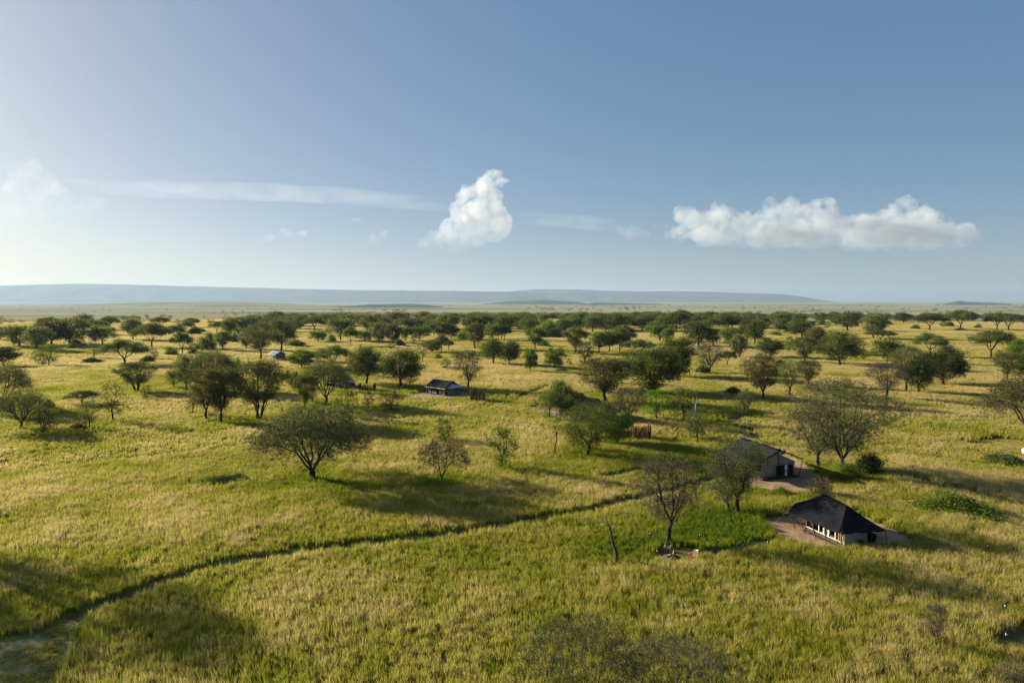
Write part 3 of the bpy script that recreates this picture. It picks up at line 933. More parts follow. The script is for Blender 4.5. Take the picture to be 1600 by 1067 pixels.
# --- nearest trees, each with a label of its own
T('V', 487, 750, 156, 112, 'main', 'broad spreading acacia standing alone in the left foreground grass')
T('B', 691, 752, 74, 64, 'bare3', 'low bare dark bush-like tree right of the broad acacia')
T('Y', 692, 692, 32, 38, 'young2', 'thin sapling just behind the low bare tree')
T('Y', 782, 736, 48, 66, 'young1', 'fresh green young tree left of centre, alone in the grass')
T('B', 1042, 851, 100, 130, 'bare1', 'leafless brown tree behind the camp chair at the fire circle')
T('V', 1150, 805, 86, 116, 'open2', 'sparse green tree in front of the gabled dark tent')
T('B', 1138, 800, 58, 66, 'bare2', 'brown twiggy tree leaning left beside the sparse green tree')
T('V', 1312, 748, 138, 148, 'bigmix', 'tallest grey branched tree right of the gabled dark tent')
T('B', 1277, 733, 84, 92, 'bare2', 'grey twiggy tree touching the gabled tent on its right')
T('S', 1280, 778, 36, 34, 'bushbare', 'bare grey shrub between the two dark tents')
T('S', 1322, 752, 40, 28, 'bush1', 'green shrub at the foot of the tallest grey tree')
T('S', 1358, 742, 40, 32, 'bush2', 'dark leafy shrub right of the tallest grey tree')
T('S', 1222, 776, 30, 14, 'bush1', 'small green shrub at the edge of the gabled tent earth')
T('S', 1495, 804, 104, 30, 'bush1', 'wide bright green bush on the right, in open grass')
T('S', 1575, 727, 52, 16, 'bush2', 'flat dark shrub below the worn soil at right')
T('V', 1606, 692, 112, 104, 'spread', 'wide tree cut off by the right edge of the photograph')
T('S', 345, 757, 66, 12, 'bush2', 'flat dark shrub patch left of the broad acacia')
T('S', 137, 797, 26, 5, 'bush1', 'tiny low shrub in the open grass at left')
T('R', 919, 714, 96, 76, 'open1', 'light green tree in front of the half hidden tent')
T('B', 932, 694, 66, 66, 'bare2', 'grey leafless tree against the half hidden tent roof')
T('Y', 897, 702, 30, 50, 'young3', 'thin leaning tree left of the light green tree')
T('R', 964, 696, 40, 48, 'round3', 'small green tree between the half hidden tent and its stick screen')
T('B', 982, 663, 50, 56, 'bare2', 'grey twiggy tree at the right end of the half hidden tent')
T('Y', 1026, 658, 44, 48, 'young1', 'sparse light green tree behind the front stick screen')
T('Y', 1067, 660, 42, 54, 'young2', 'sparse green tree left of the white dead snag')
T('Y', 1090, 688, 42, 50, 'young2', 'green sapling right of the white dead snag')
T('V', 945, 630, 74, 68, 'vase3', 'brown vase shaped tree behind the half hidden tent')
T('U', 946, 600, 42, 34, 'umb3', 'flat green crown above the brown vase shaped tree')
T('R', 858, 653, 34, 42, 'open1', 'green tree over the porch of the half hidden tent')
T('R', 877, 651, 34, 55, 'round1', 'leafy tree leaning over the ridge of the half hidden tent')
T('R', 895, 654, 46, 40, 'round1', 'dense green tree hiding the middle of the half hidden tent')
T('R', 1020, 614, 86, 68, 'round1', 'big dense green tree with a bush at its foot')
T('S', 1014, 616, 32, 19, 'bush2', 'dark bush at the foot of the big dense tree')
T('R', 1052, 590, 54, 60, 'round3', 'bright green tree right behind the big dense tree')
T('V', 1191, 628, 54, 72, 'vase1', 'leaning vase shaped tree up from the gabled tent')
T('Y', 1162, 652, 28, 44, 'young3', 'thin tree beside the dark forked path')
T('S', 1146, 617, 24, 12, 'bush2', 'small bush left of the leaning vase shaped tree')
T('Y', 1233, 621, 40, 58, 'open2', 'airy green tree left of the grey slat screen')
T('V', 1263, 604, 32, 40, 'vase3', 'brown tree growing by the grey slat screen')
T('B', 1385, 624, 54, 56, 'bare1', 'thin brown tree with a bare leaning trunk at right')
T('V', 1416, 614, 44, 70, 'vase1', 'leftmost tall tree of the clump at right')
T('R', 1436, 615, 40, 52, 'round2', 'dark middle tree of the clump at right')
T('R', 1474, 602, 60, 58, 'round2', 'widest dark tree of the clump at right')
T('V', 1573, 595, 34, 43, 'vase3', 'dark stemmed small vase tree near the right edge')
T('R', 1606, 594, 34, 30, 'round3', 'green tree half cut off by the right edge')
T('R', 1594, 570, 34, 38, 'round3', 'bright green tree at the right edge, up the slope')
T('U', 1549, 560, 54, 42, 'umb1', 'perfect umbrella acacia standing alone near the right edge')
T('U', 1453, 558, 40, 36, 'umb2', 'flat topped acacia rising behind the clump at right')
T('V', 323, 658, 54, 78, 'vase1', 'left one of two tall trees side by side at left')
T('V', 345, 662, 50, 84, 'vase3', 'right one of two tall trees side by side at left')
T('V', 406, 657, 76, 90, 'vase2', 'many stemmed tall tree right of the paired trees')
T('Y', 301, 648, 28, 44, 'young3', 'thin tree left of the paired tall trees')
T('V', 330, 614, 60, 66, 'spread', 'brown domed tree behind the paired tall trees')
T('R', 292, 612, 40, 54, 'round1', 'green tree left behind the paired tall trees')
T('R', 366, 612, 30, 50, 'round3', 'bright green tree right behind the paired tall trees')
T('V', 510, 633, 64, 70, 'spread', 'broad brown tree in front of the small tent')
T('Y', 488, 631, 26, 54, 'young2', 'slim tree left of the broad brown tree')
T('V', 477, 641, 30, 54, 'vase3', 'leafy slim tree at the left of the small tent grove')
T('S', 462, 608, 20, 26, 'bush2', 'dark upright bush left of the small tent grove')
T('Y', 541, 656, 34, 46, 'young1', 'bushy young tree below the small tent')
T('Y', 577, 637, 16, 24, 'young2', 'little sapling below the stick screen of the small tent')
T('B', 539, 614, 20, 40, 'bare2', 'thin dry tree in front of the small tent wall')
T('Y', 612, 644, 34, 42, 'young2', 'young tree left below the blue awning tent')
T('R', 572, 602, 56, 58, 'round1', 'tall green tree right behind the small tent')
T('R', 626, 606, 60, 58, 'round1', 'spreading green tree left of the blue awning tent')
T('Y', 641, 606, 24, 36, 'young3', 'slim tree between the spreading tree and the blue awning tent')
T('B', 731, 609, 40, 57, 'bare2', 'brown nearly leafless tree right behind the blue awning tent')
T('U', 519, 577, 50, 36, 'umb2', 'green spreading tree behind the small tent grove')
T('R', 472, 576, 34, 28, 'round3', 'light green bushy tree right of the pale roofed hut')
T('V', 407, 562, 40, 56, 'vase1', 'tall brown tree at the left of the pale roofed hut')
T('R', 440, 549, 44, 48, 'round1', 'big tree right behind the pale roofed hut')
T('S', 455, 565, 16, 10, 'bush2', 'dark bush at the right wall of the pale roofed hut')
T('V', 213, 613, 52, 46, 'vase2', 'dense dark many stemmed tree at left, leaning right')
T('U', 195, 572, 58, 40, 'umb2', 'dark tree directly above the dense many stemmed tree')
T('Y', 230, 626, 16, 24, 'young2', 'sapling right of the dense many stemmed tree')
T('Y', 249, 625, 10, 14, 'young3', 'tiny dry sapling left of the paired tall trees')
T('Y', 272, 607, 22, 28, 'young1', 'small round sapling left of the green tree behind the pair')
T('V', 31, 672, 70, 60, 'spread', 'flat crowned tree near the left edge')
T('Y', 67, 681, 34, 44, 'young2', 'dark young tree right of the flat crowned left tree')
T('S', 76, 641, 15, 16, 'bush2', 'round dark bush behind the flat crowned left tree')
T('V', 3, 642, 74, 72, 'spread', 'wide tree cut off by the left edge of the photograph')
T('U', 128, 634, 42, 23, 'umb3', 'low dark umbrella bush tree at left')
T('Y', 139, 672, 32, 48, 'young3', 'young tree in front of the low umbrella bush tree')
T('S', 122, 672, 22, 11, 'bush2', 'low bush at the foot of the young tree at left')
T('Y', 177, 660, 40, 61, 'young3', 'tall sparse young tree standing alone at left')
T('R', 770, 570, 38, 40, 'round1', 'dark stemmed tree, left of a pair above the blue awning tent')
T('R', 796, 572, 30, 38, 'round1', 'green tree, right of a pair above the blue awning tent')
T('R', 868, 577, 30, 32, 'round3', 'round tree with a bright lower bough, above the half hidden tent')
T('R', 828, 582, 20, 36, 'round3', 'narrow leafy tree left of the bright boughed tree')
T('B', 913, 571, 30, 36, 'bare2', 'thin grey forked tree right of the bright boughed tree')
T('B', 1107, 584, 50, 44, 'bare1', 'reddish brown leafless acacia right of the big dense tree')
T('U', 1136, 572, 28, 23, 'umb3', 'layered small acacia right of the reddish leafless one')
T('S', 1097, 585, 20, 15, 'bush2', 'bush under the reddish leafless acacia')
T('R', 1313, 573, 56, 53, 'round1', 'wide green tree above the tallest grey tree')
T('V', 1257, 568, 36, 40, 'vase3', 'brown tree left of the wide green tree')
T('R', 1205, 558, 33, 29, 'round2', 'round ball shaped tree left of the brown tree')
T('V', 907, 1098, 170, 128, 'fore1', 'leafy twiggy treetop rising from the bottom edge')
T('B', 1055, 1115, 200, 108, 'fore2', 'grey twig treetop at the bottom edge, right of centre')
T('B', 1461, 1016, 30, 72, 'bare2', 'small dead shrub in the grass at bottom right')
T('S', 1595, 1075, 70, 34, 'bushbare', 'dry twigs at the bottom right corner')

# --- the middle belt
for a in [('V', 5, 573, 44, 30), ('R', 57, 547, 42, 36), ('R', 30, 541, 46, 31), ('R', 80, 539, 44, 36), ('R', 108, 538, 50, 40), ('R', 160, 538, 37, 29),
          ('U', 148, 523, 36, 22), ('Y', 77, 572, 27, 33), ('Y', 55, 567, 18, 19), ('Y', 66, 573, 14, 20), ('Y', 147, 560, 22, 26), ('S', 143, 567, 28, 8),
          ('S', 33, 578, 24, 6), ('S', 111, 545, 14, 9), ('Y', 129, 542, 10, 12), ('S', 118, 538, 16, 7), ('R', 1, 531, 20, 20), ('U', 237, 543, 50, 36),
          ('V', 207, 531, 27, 31), ('R', 269, 519, 14, 11), ('S', 281, 519, 16, 13), ('U', 291, 518, 21, 15), ('S', 304, 522, 18, 11), ('S', 316, 519, 9, 6),
          ('U', 285, 554, 31, 34), ('Y', 297, 551, 16, 22), ('S', 267, 555, 19, 13), ('S', 302, 553, 14, 8), ('S', 321, 547, 30, 20), ('R', 328, 545, 16, 24),
          ('V', 349, 548, 24, 29), ('U', 339, 520, 21, 17), ('R', 355, 526, 20, 28), ('R', 372, 524, 32, 28), ('R', 385, 546, 23, 31), ('R', 396, 524, 28, 28),
          ('S', 367, 535, 14, 13), ('Y', 240, 561, 14, 18), ('S', 231, 567, 20, 11), ('R', 454, 519, 24, 22), ('S', 463, 541, 26, 9), ('R', 469, 515, 11, 14),
          ('U', 491, 517, 34, 21), ('R', 497, 535, 23, 19), ('S', 517, 534, 15, 12), ('R', 532, 532, 38, 38), ('U', 548, 541, 21, 29), ('R', 575, 517, 31, 24),
          ('R', 570, 535, 23, 20), ('R', 592, 536, 25, 32), ('R', 614, 537, 29, 31), ('Y', 611, 546, 12, 9), ('S', 624, 541, 14, 11), ('R', 634, 533, 18, 24),
          ('Y', 645, 540, 12, 16), ('R', 656, 533, 26, 24), ('U', 614, 516, 32, 22), ('B', 641, 517, 24, 20), ('U', 668, 515, 32, 20), ('R', 678, 524, 26, 24),
          ('U', 698, 521, 36, 28), ('V', 690, 531, 34, 27), ('R', 705, 530, 22, 22), ('U', 735, 517, 28, 22), ('V', 742, 545, 35, 39), ('S', 723, 529, 18, 13),
          ('R', 770, 532, 25, 28), ('R', 784, 530, 22, 34), ('U', 788, 532, 22, 23), ('R', 675, 551, 30, 20), ('Y', 660, 567, 22, 34), ('U', 690, 550, 18, 27),
          ('U', 701, 548, 15, 16), ('S', 684, 562, 14, 9), ('Y', 709, 561, 15, 13), ('Y', 740, 558, 12, 10), ('Y', 697, 577, 16, 16), ('V', 836, 546, 28, 33),
          ('S', 849, 541, 20, 11), ('V', 899, 552, 34, 39), ('V', 936, 551, 26, 31), ('V', 952, 550, 26, 32), ('R', 968, 549, 30, 36), ('R', 977, 538, 28, 29),
          ('U', 999, 556, 44, 24), ('R', 825, 521, 32, 24), ('S', 856, 527, 36, 25), ('S', 871, 527, 18, 13), ('V', 881, 522, 24, 22), ('R', 898, 520, 25, 26),
          ('R', 926, 519, 28, 27), ('R', 911, 512, 20, 24), ('R', 963, 518, 30, 27), ('R', 990, 510, 20, 22), ('U', 890, 508, 32, 18), ('R', 848, 509, 18, 20),
          ('Y', 889, 572, 9, 12), ('U', 1057, 517, 32, 28), ('U', 1064, 507, 27, 22), ('R', 1081, 507, 16, 16), ('R', 1098, 506, 24, 17), ('U', 1131, 512, 38, 22),
          ('B', 1072, 520, 14, 20), ('R', 1031, 533, 40, 30), ('V', 1043, 536, 18, 22), ('R', 1010, 518, 28, 28), ('R', 1091, 541, 34, 37), ('U', 1110, 520, 32, 22),
          ('V', 1114, 541, 28, 27), ('R', 1141, 544, 27, 34), ('R', 1167, 534, 27, 34), ('R', 1179, 538, 29, 36), ('R', 1191, 520, 26, 25), ('U', 1169, 508, 24, 20),
          ('R', 1155, 559, 26, 35), ('Y', 1164, 551, 19, 22), ('Y', 1184, 549, 14, 16), ('R', 1218, 519, 21, 21), ('R', 1253, 528, 38, 28), ('S', 1237, 519, 26, 13),
          ('S', 1211, 524, 18, 6), ('Y', 1232, 551, 18, 25), ('R', 1277, 553, 38, 40), ('Y', 1349, 563, 16, 17), ('Y', 1292, 515, 10, 12), ('S', 1285, 508, 11, 7),
          ('R', 1324, 517, 38, 29), ('R', 1284, 505, 24, 16), ('R', 1305, 502, 22, 14), ('V', 1365, 529, 38, 35), ('U', 1376, 531, 40, 14), ('S', 1384, 507, 18, 7),
          ('R', 1386, 567, 42, 39), ('U', 1452, 516, 42, 25), ('U', 1501, 514, 42, 28), ('Y', 1474, 512, 11, 10), ('S', 1484, 510, 13, 7), ('S', 1528, 513, 10, 7),
          ('S', 1430, 514, 13, 7), ('U', 1558, 515, 34, 25), ('U', 1577, 516, 40, 25), ('Y', 1561, 561, 12, 14), ('S', 1501, 516, 14, 4), ('R', 1412, 505, 22, 16),
          ('U', 419, 512, 22, 16), ('R', 436, 510, 18, 14), ('V', 377, 618, 16, 24), ('S', 1300, 566, 16, 10), ('S', 880, 582, 20, 6), ('Y', 560, 575, 14, 20)]:
    T(*a)
# belt of distant trees, thicker towards the middle and the right
rb = random.Random(5)
far_list = []
for (x0, x1, n, y0, y1, hh) in [(395, 620, 30, 499, 514, 18), (590, 830, 60, 498, 518, 19), (800, 1020, 64, 496, 518, 19), (1000, 1260, 64, 496, 514, 19),
                                (1230, 1420, 26, 497, 506, 14), (1390, 1620, 34, 497, 505, 13), (-10, 190, 8, 505, 516, 15), (180, 400, 6, 507, 514, 12)]:
    for k in range(n):
        px = rb.uniform(x0, x1); py = y0 + (y1 - y0) * rb.random() ** 1.5
        h = hh * rb.uniform(0.7, 1.25) * (0.7 + 0.38 * (py - 496) / 18)
        h = min(h, (py - 487) * rb.uniform(0.75, 1.0))
        far_list.append([rb.choice('RRRUVR'), px, py, h * rb.uniform(1.15, 1.8), h, None, None])
far_list.sort(key=lambda t: -t[3] * t[4])
NIND = 300
room = max(0, NIND - len([t for t in TREES if t[0] != 'S']))
TREES += far_list[:room]
REST = far_list[room:]
# two trees left of the frame whose shadows fall into it
T('B', -170, 925, 150, 150, 'bare1', 'tree just outside the left edge shading the lower left grass')
T('B', -150, 843, 180, 225, 'bare1', 'tall tree just outside the left edge shading the near grass')

ORD = ['', 'first', 'second', 'third', 'fourth', 'fifth', 'sixth', 'seventh', 'eighth', 'ninth', 'tenth']
def ordinal(n):
    if n < len(ORD): return ORD[n]
    return '%d%s' % (n, 'th' if 10 <= n % 100 <= 20 else {1: 'st', 2: 'nd', 3: 'rd'}.get(n % 10, 'th'))
BANDS = [(560, 'just before the tree belt'), (538, 'at the front of the tree belt'), (522, 'inside the tree belt'), (0, 'in the far tree line')]
TREE_BASES = []
def plant(trs):
    cnt = {}
    for t in sorted([t for t in trs if not t[6]], key=lambda t: t[1]):
        band = next(b for y, b in BANDS if t[2] >= y)
        key = (t[0], band); cnt[key] = cnt.get(key, 0) + 1
        t[6] = '%s, %s such from the left %s' % (KIND[t[0]][2], ordinal(cnt[key]), band)
    rs = random.Random(23)
    for t in trs:
        kind, px, py, w_, h_, pk, label = t
        p = G(px, py); k = ppm(p)
        near, far, look, cat, nm = KIND[kind]
        if pk is None:
            pk = rs.choice(near if p.y < 230 else far)
        trunk, crown, H, W = PROTO[pk]
        sx = 1.13 * w_ / k / W; sz = 1.04 * h_ / k / H
        root = thing(nm, (p.x, p.y, p.z - 0.05), label, cat, {'bush': 'bushes in the grass', 'young_tree': 'young trees', 'bare_tree': 'bare trees'}.get(nm, 'acacia trees on the plain'), rs.uniform(0, 6.28))
        root.scale = (sx, sx, sz)
        for n_, me in (('trunk' if kind != 'S' else 'stem', trunk), ('crown' if kind != 'S' else 'foliage', crown)):
            o = bpy.data.objects.new(n_, me); COL.objects.link(o); o.parent = root
        TREE_BASES.append((p.x, p.y, w_ / k * 0.5))
plant(TREES)

# the trees past the three hundred: one mass per distant wood
def mass(name, items, label, protos):
    Vs = []; Fs = []; mi = []; off = 0; rs = random.Random(77)
    mats = [M['leaf'], M['leaf_dark'], M['leaf_olive'], M['bark']]
    lib = {}
    for pk in protos:
        trunk, crown, H, W = PROTO[pk]
        n = len(crown.vertices); co = np.empty(n * 3, np.float32); crown.vertices.foreach_get('co', co)
        co = co.reshape(-1, 4, 3)
        sel = np.random.default_rng(5).permutation(len(co))[:420]
        co = co[sel]; c = co.mean(1, keepdims=True); co = c + (co - c) * 2.0
        lib[pk] = (co.reshape(-1, 3), H, W)
    for (px, py, w_, h_) in items:
        p = G(px, py); k = ppm(p); pk = rs.choice(protos)
        co, H, W = lib[pk]
        a = rs.uniform(0, 6.28); ca, sa = math.cos(a), math.sin(a); s = w_ / k / W; sz = h_ / k / H
        V = np.stack([(co[:, 0] * ca - co[:, 1] * sa) * s + p.x, (co[:, 0] * sa + co[:, 1] * ca) * s + p.y, co[:, 2] * sz + p.z], -1)
        F = np.arange(len(V)).reshape(-1, 4)
        Vs.append(V); Fs.append(F + off); mi.append(np.full(len(F), rs.randrange(3))); off += len(V)
        tv, tf = tubes_np(np.array([[p.x, p.y, p.z - .3, p.x, p.y, p.z + 0.55 * h_ / k, 0.35, 0.22]]), 5)
        Vs.append(tv); Fs.append(tf + off); mi.append(np.full(len(tf), 3)); off += len(tv)
    me = mesh_np(name, np.vstack(Vs), Fs, mats, np.concatenate(mi))
    o = bpy.data.objects.new(name, me); COL.objects.link(o)
    tag(o, label, 'trees', kind='stuff')
mass('distant_trees', [(t[1], t[2], t[3], t[4]) for t in REST] + [(rb.uniform(1380, 1640), rb.uniform(496, 499), rb.uniform(10, 18), rb.uniform(5, 7.5)) for _ in range(60)] +
     [(rb.uniform(600, 1380), rb.uniform(495, 499), rb.uniform(9, 16), rb.uniform(4, 7)) for _ in range(110)] +
     [(rb.uniform(380, 620), rb.uniform(497, 500), rb.uniform(8, 14), rb.uniform(5, 8)) for _ in range(30)],
     'dark band of small trees closing the far tree line', ['far0', 'far1', 'far2', 'far5'])
pl = []
for _ in range(26): pl.append((rb.uniform(182, 268), rb.uniform(498.5, 503), rb.uniform(5, 9), rb.uniform(3.5, 6)))
for _ in range(70): pl.append((rb.uniform(0, 480), rb.gauss(505, 1.0), rb.uniform(3, 7), rb.uniform(1.5, 3)))
for _ in range(20): pl.append((rb.uniform(315, 420), rb.uniform(487, 499), rb.uniform(2.5, 5), rb.uniform(1.8, 3.5)))
for _ in range(22): pl.append((rb.uniform(520, 635), rb.uniform(488, 494), rb.uniform(4, 7), rb.uniform(3, 5)))
for _ in range(60): pl.append((rb.uniform(400, 760), rb.gauss(494, 1.2), rb.uniform(4, 9), rb.uniform(1.5, 3)))
for _ in range(40): pl.append((rb.uniform(820, 1000), rb.gauss(484, 1.5), rb.uniform(2.5, 6), rb.uniform(1.5, 3.5)))
for _ in range(150): pl.append((rb.uniform(-10, 1610), 478 + 12 * rb.random() ** 1.4, rb.uniform(1.5, 4), rb.uniform(1.0, 2.2)))
for _ in range(60): pl.append((rb.uniform(1000, 1610), rb.uniform(483, 493), rb.uniform(3, 6), rb.uniform(1.5, 3)))
mass('scattered_plain_trees', [(a, b, c * 1.35, d * 1.45) for a, b, c, d in pl], 'scattered bluish trees dotted over the far plain', ['far2', 'far3', 'far0'])

# ------------------------------------------------------------------ dead wood
def snag(name, pix, rads, label, mat, branches=(), cat='dead tree', lean=None):
    """pix: trunk points as photo pixels, all at the depth of the base"""
    b = G(*pix[0]); k = ppm(b)
    root = thing(name, b, label, cat)
    m = MB()
    P = [Vector(((x - pix[0][0]) / k, 0.25 * math.sin(i * 1.7), (pix[0][1] - y) / k)) for i, (x, y) in enumerate(pix)]
    P[0].z = -0.2; P[0].y = 0
    m.tube(P, rads, 7); m.build('trunk', mat, root, True)
    for br in branches:
        m = MB()
        Q = [Vector(((x - pix[0][0]) / k, 0.3 * math.sin(j * 1.3 + 1), (pix[0][1] - y) / k)) for j, (x, y) in enumerate(br)]
        m.tube(Q, [0.07 - 0.05 * j / max(1, len(br) - 1) for j in range(len(br))], 5)
        m.build('branch', mat, root, True)
    return root
snag('dead_tree', [(966, 882), (963, 862), (957, 845), (954, 830), (950, 818), (946, 806)], [.22, .19, .14, .11, .07, .02], 'dark crooked dead trunk standing in the grass left of the fire circle', M['bark_grey'],
     [[(954, 829), (954, 820), (957, 813)], [(951, 822), (946, 818)]])
snag('dead_tree', [(868, 714), (867, 698), (870, 684), (869, 674), (865, 664)], [.13, .1, .09, .07, .02], 'thin dead sapling trunk left of the light green tree', M['bark'], [[(870, 680), (873, 670)]])
snag('dead_tree', [(1081, 670), (1083, 655), (1086, 645), (1086, 635), (1088, 620)], [.2, .18, .15, .12, .03], 'white barked dead snag with broken branches', M['bark_pale'],
     [[(1086, 634), (1083, 628), (1082, 618)], [(1086, 640), (1083, 638)], [(1087, 632), (1091, 626), (1092, 620)]])
snag('fallen_branch', [(1050, 680), (1056, 672), (1063, 664)], [.13, .11, .04], 'leaning broken log beside the front stick screen', M['bark'], [[(1054, 675), (1050, 668)]], 'log')
snag('fallen_branch', [(1394, 1051), (1400, 1045), (1406, 1050)], [.1, .09, .06], 'small bent dead branch in the grass at bottom right', M['bark_pale'], [[(1400, 1045), (1395, 1044)]], 'log')

# ------------------------------------------------------------------ tents
U1 = Vector((-0.28, 0.96, 0)).normalized(); V1 = Vector((U1.y, -U1.x, 0))
def frame(o, U, Vv):
    return lambda u, v, z: Vector(o) + U * u + Vv * v + Vector((0, 0, z))

def mess_tent():
    o = G(1316, 857); root = thing('safari_tent', (0, 0, 0), 'nearest tent, with a dark hipped shade roof and pale window posts', 'tent', 'safari tents')
    L = frame(o, U1, V1); MV = Vector((0, 0, 1))
    near, right, fl, br, bmid = L(-.25, -.45, 1.9), L(-.95, 5.1, 1.95), L(7.9, -1.25, 2.0), L(8.3, 5.6, 2.0), L(10.2, 1.8, 2.1)
    A1, A2 = L(1.6, 2.0, 4.35), L(6.1, 2.6, 4.45)
    roof = MB()
    roof.sheet(near, fl, A2, A1, 18, 10, 0.22, -0.14, 0.04, 0.03).build('roof', M['canvas_dark'], root, True)
    for nm, q in (('roof_panel', (near, right, A1, A1)), ('roof_panel', (right, br, A2, A1)), ('roof_panel', (fl, bmid, A2, A2)), ('roof_panel', (bmid, br, A2, A2))):
        MB().sheet(*[Vector(p) + Vector((0, 0, -.012)) for p in q], 12, 8, 0.16, -0.12, 0.04, 0.02).build(nm, M['canvas_dark'], root, True)
    MB().sheet(fl + Vector((0, 0, .05)), bmid + Vector((0, 0, .05)), bmid + Vector((0, 0, -.25)), fl + Vector((0, 0, -.25)), 8, 2, 0, -.1, .02).build('roof_edge', M['canvas_cream'], root)
    MB().tube([A1, A2], 0.06).build('ridge_pole', M['wood_dark'], root)
    # low wall, posts and openings of the long left side
    m = MB(); m.box(L(3.1, 0.25, .26), (6.3, .08, .52), U1, V1); low = m.build('wall', M['canvas_brown'], root)
    MB().box(L(3.1, 0.25, .56), (6.35, .12, .07), U1, V1).build('sill', M['canvas_cream'], low)
    for i, u in enumerate((0.05, 1.35, 2.45, 3.2, 4.0, 5.0, 6.1)):
        MB().box(L(u, .25, 1.28), (.16 if i in (0, 2, 3) else .1, .1, 1.40), U1, V1).build('window_post', M['canvas_cream'] if i < 5 else M['wood_red'], low)
    MB().box(L(3.1, .25, 2.02), (6.35, .13, .09), U1, V1).build('lintel', M['canvas_cream'], low)
    for k, (u0, u1, n) in enumerate([(0.15, 1.28, 6), (1.45, 2.36, 3), (3.3, 3.94, 3)]):
        f = MB(); f.box(L((u0 + u1) / 2, .36, .66), (u1 - u0, .03, .04), U1, V1); f.build('window_frame', M['wood_pale'], low)
    for k in range(7):     # rolled reed blind in the nearest bay
        MB().tube([L(.16, .55, .70 + k * .115), L(1.26, .58, .70 + k * .115)], 0.035, 5).build('blind_slat', M['wood_pale'], low)
    MB().sheet(L(2.55, .5, .75), L(3.1, .5, .75), L(3.1, .6, 1.5), L(2.55, .6, 1.5), 4, 4).build('window_cloth', M['teal_cloth'], low)
    # front wall towards the camera, inner wall and floor
    MB().box(L(0.02, 1.75, .98), (.08, 3.1, 1.96), U1, V1).build('wall', M['canvas_pale'], root)
    MB().box(L(3.1, 3.32, 1.0), (6.2, .08, 2.0), U1, V1).build('wall', M['canvas_tan'], root)
    MB().box(L(6.25, 1.75, 1.0), (.08, 3.1, 2.0), U1, V1).build('wall', M['canvas_tan'], root)
    MB().box(L(3.1, 2.6, .03), (6.6, 5.4, .1), U1, V1).build('floor', M['wood_dark'], root)
    MB().box(L(3.3, 4.95, .55), (6.2, .06, 1.1), U1, V1).build('rear_wall', M['wood_dark'], root)
    # props: their feet stand inside the edge of the roof
    for (a, b) in (((-.35, -.5, 0), (-.25, -.42, 2.02)), ((1.9, -.55, 0), (1.8, -.85, 1.95)), ((3.6, -.5, 0), (3.9, -1.0, 1.95)), ((5.4, -.5, 0), (5.9, -1.1, 1.97)), ((7.0, -.6, 0), (7.8, -1.2, 2.0)),
                   ((.3, .12, 0), (.12, .05, 2.0)), ((-.9, 2.6, 0), (-.5, 2.9, 1.9)), ((-1.0, 5.3, 0), (-.93, 5.02, 1.96)), ((4.0, 5.6, 0), (3.9, 5.3, 1.95)), ((7.9, 5.7, 0), (8.2, 5.5, 2.0)), ((9.5, 1.8, 0), (10.1, 1.8, 2.1))):
        MB().tube([L(*a), L(*b)], [.06, .045], 7).build('prop', M['wood_red'], root)
    for (a, b) in (((-.2, -.4, 1.92), (-2.0, -1.9, 0)), ((3.8, -.95, 1.9), (3.4, -2.4, 0)), ((7.85, -1.2, 1.95), (8.6, -3.2, 0)), ((-.93, 5.05, 1.92), (-2.4, 6.4, 0))):
        MB().tube([L(*a), L(*b)], .01, 4).build('guy_rope', M['wood_grey'], root)
    return L
LA = mess_tent()

# washstand by the near wall of that tent
ws = thing('washstand', LA(-.75, 1.9, 0), 'small dark folding washstand against the grey wall of the nearest tent', 'washstand')
for sx, sy in ((1, 1), (-1, 1), (1, -1), (-1, -1)):
    MB().tube([(sx * .3, sy * .22, 0), (-sx * .22, sy * .2, .85)], .028, 5).build('leg', M['wood_dark'], ws)
MB().box((0, 0, .87), (.75, .5, .05)).build('top', M['wood_dark'], ws)
MB().tube([(0, 0, .90), (0, 0, 1.0)], [.14, .25], 12).build('basin', M['wood_dark'], ws)

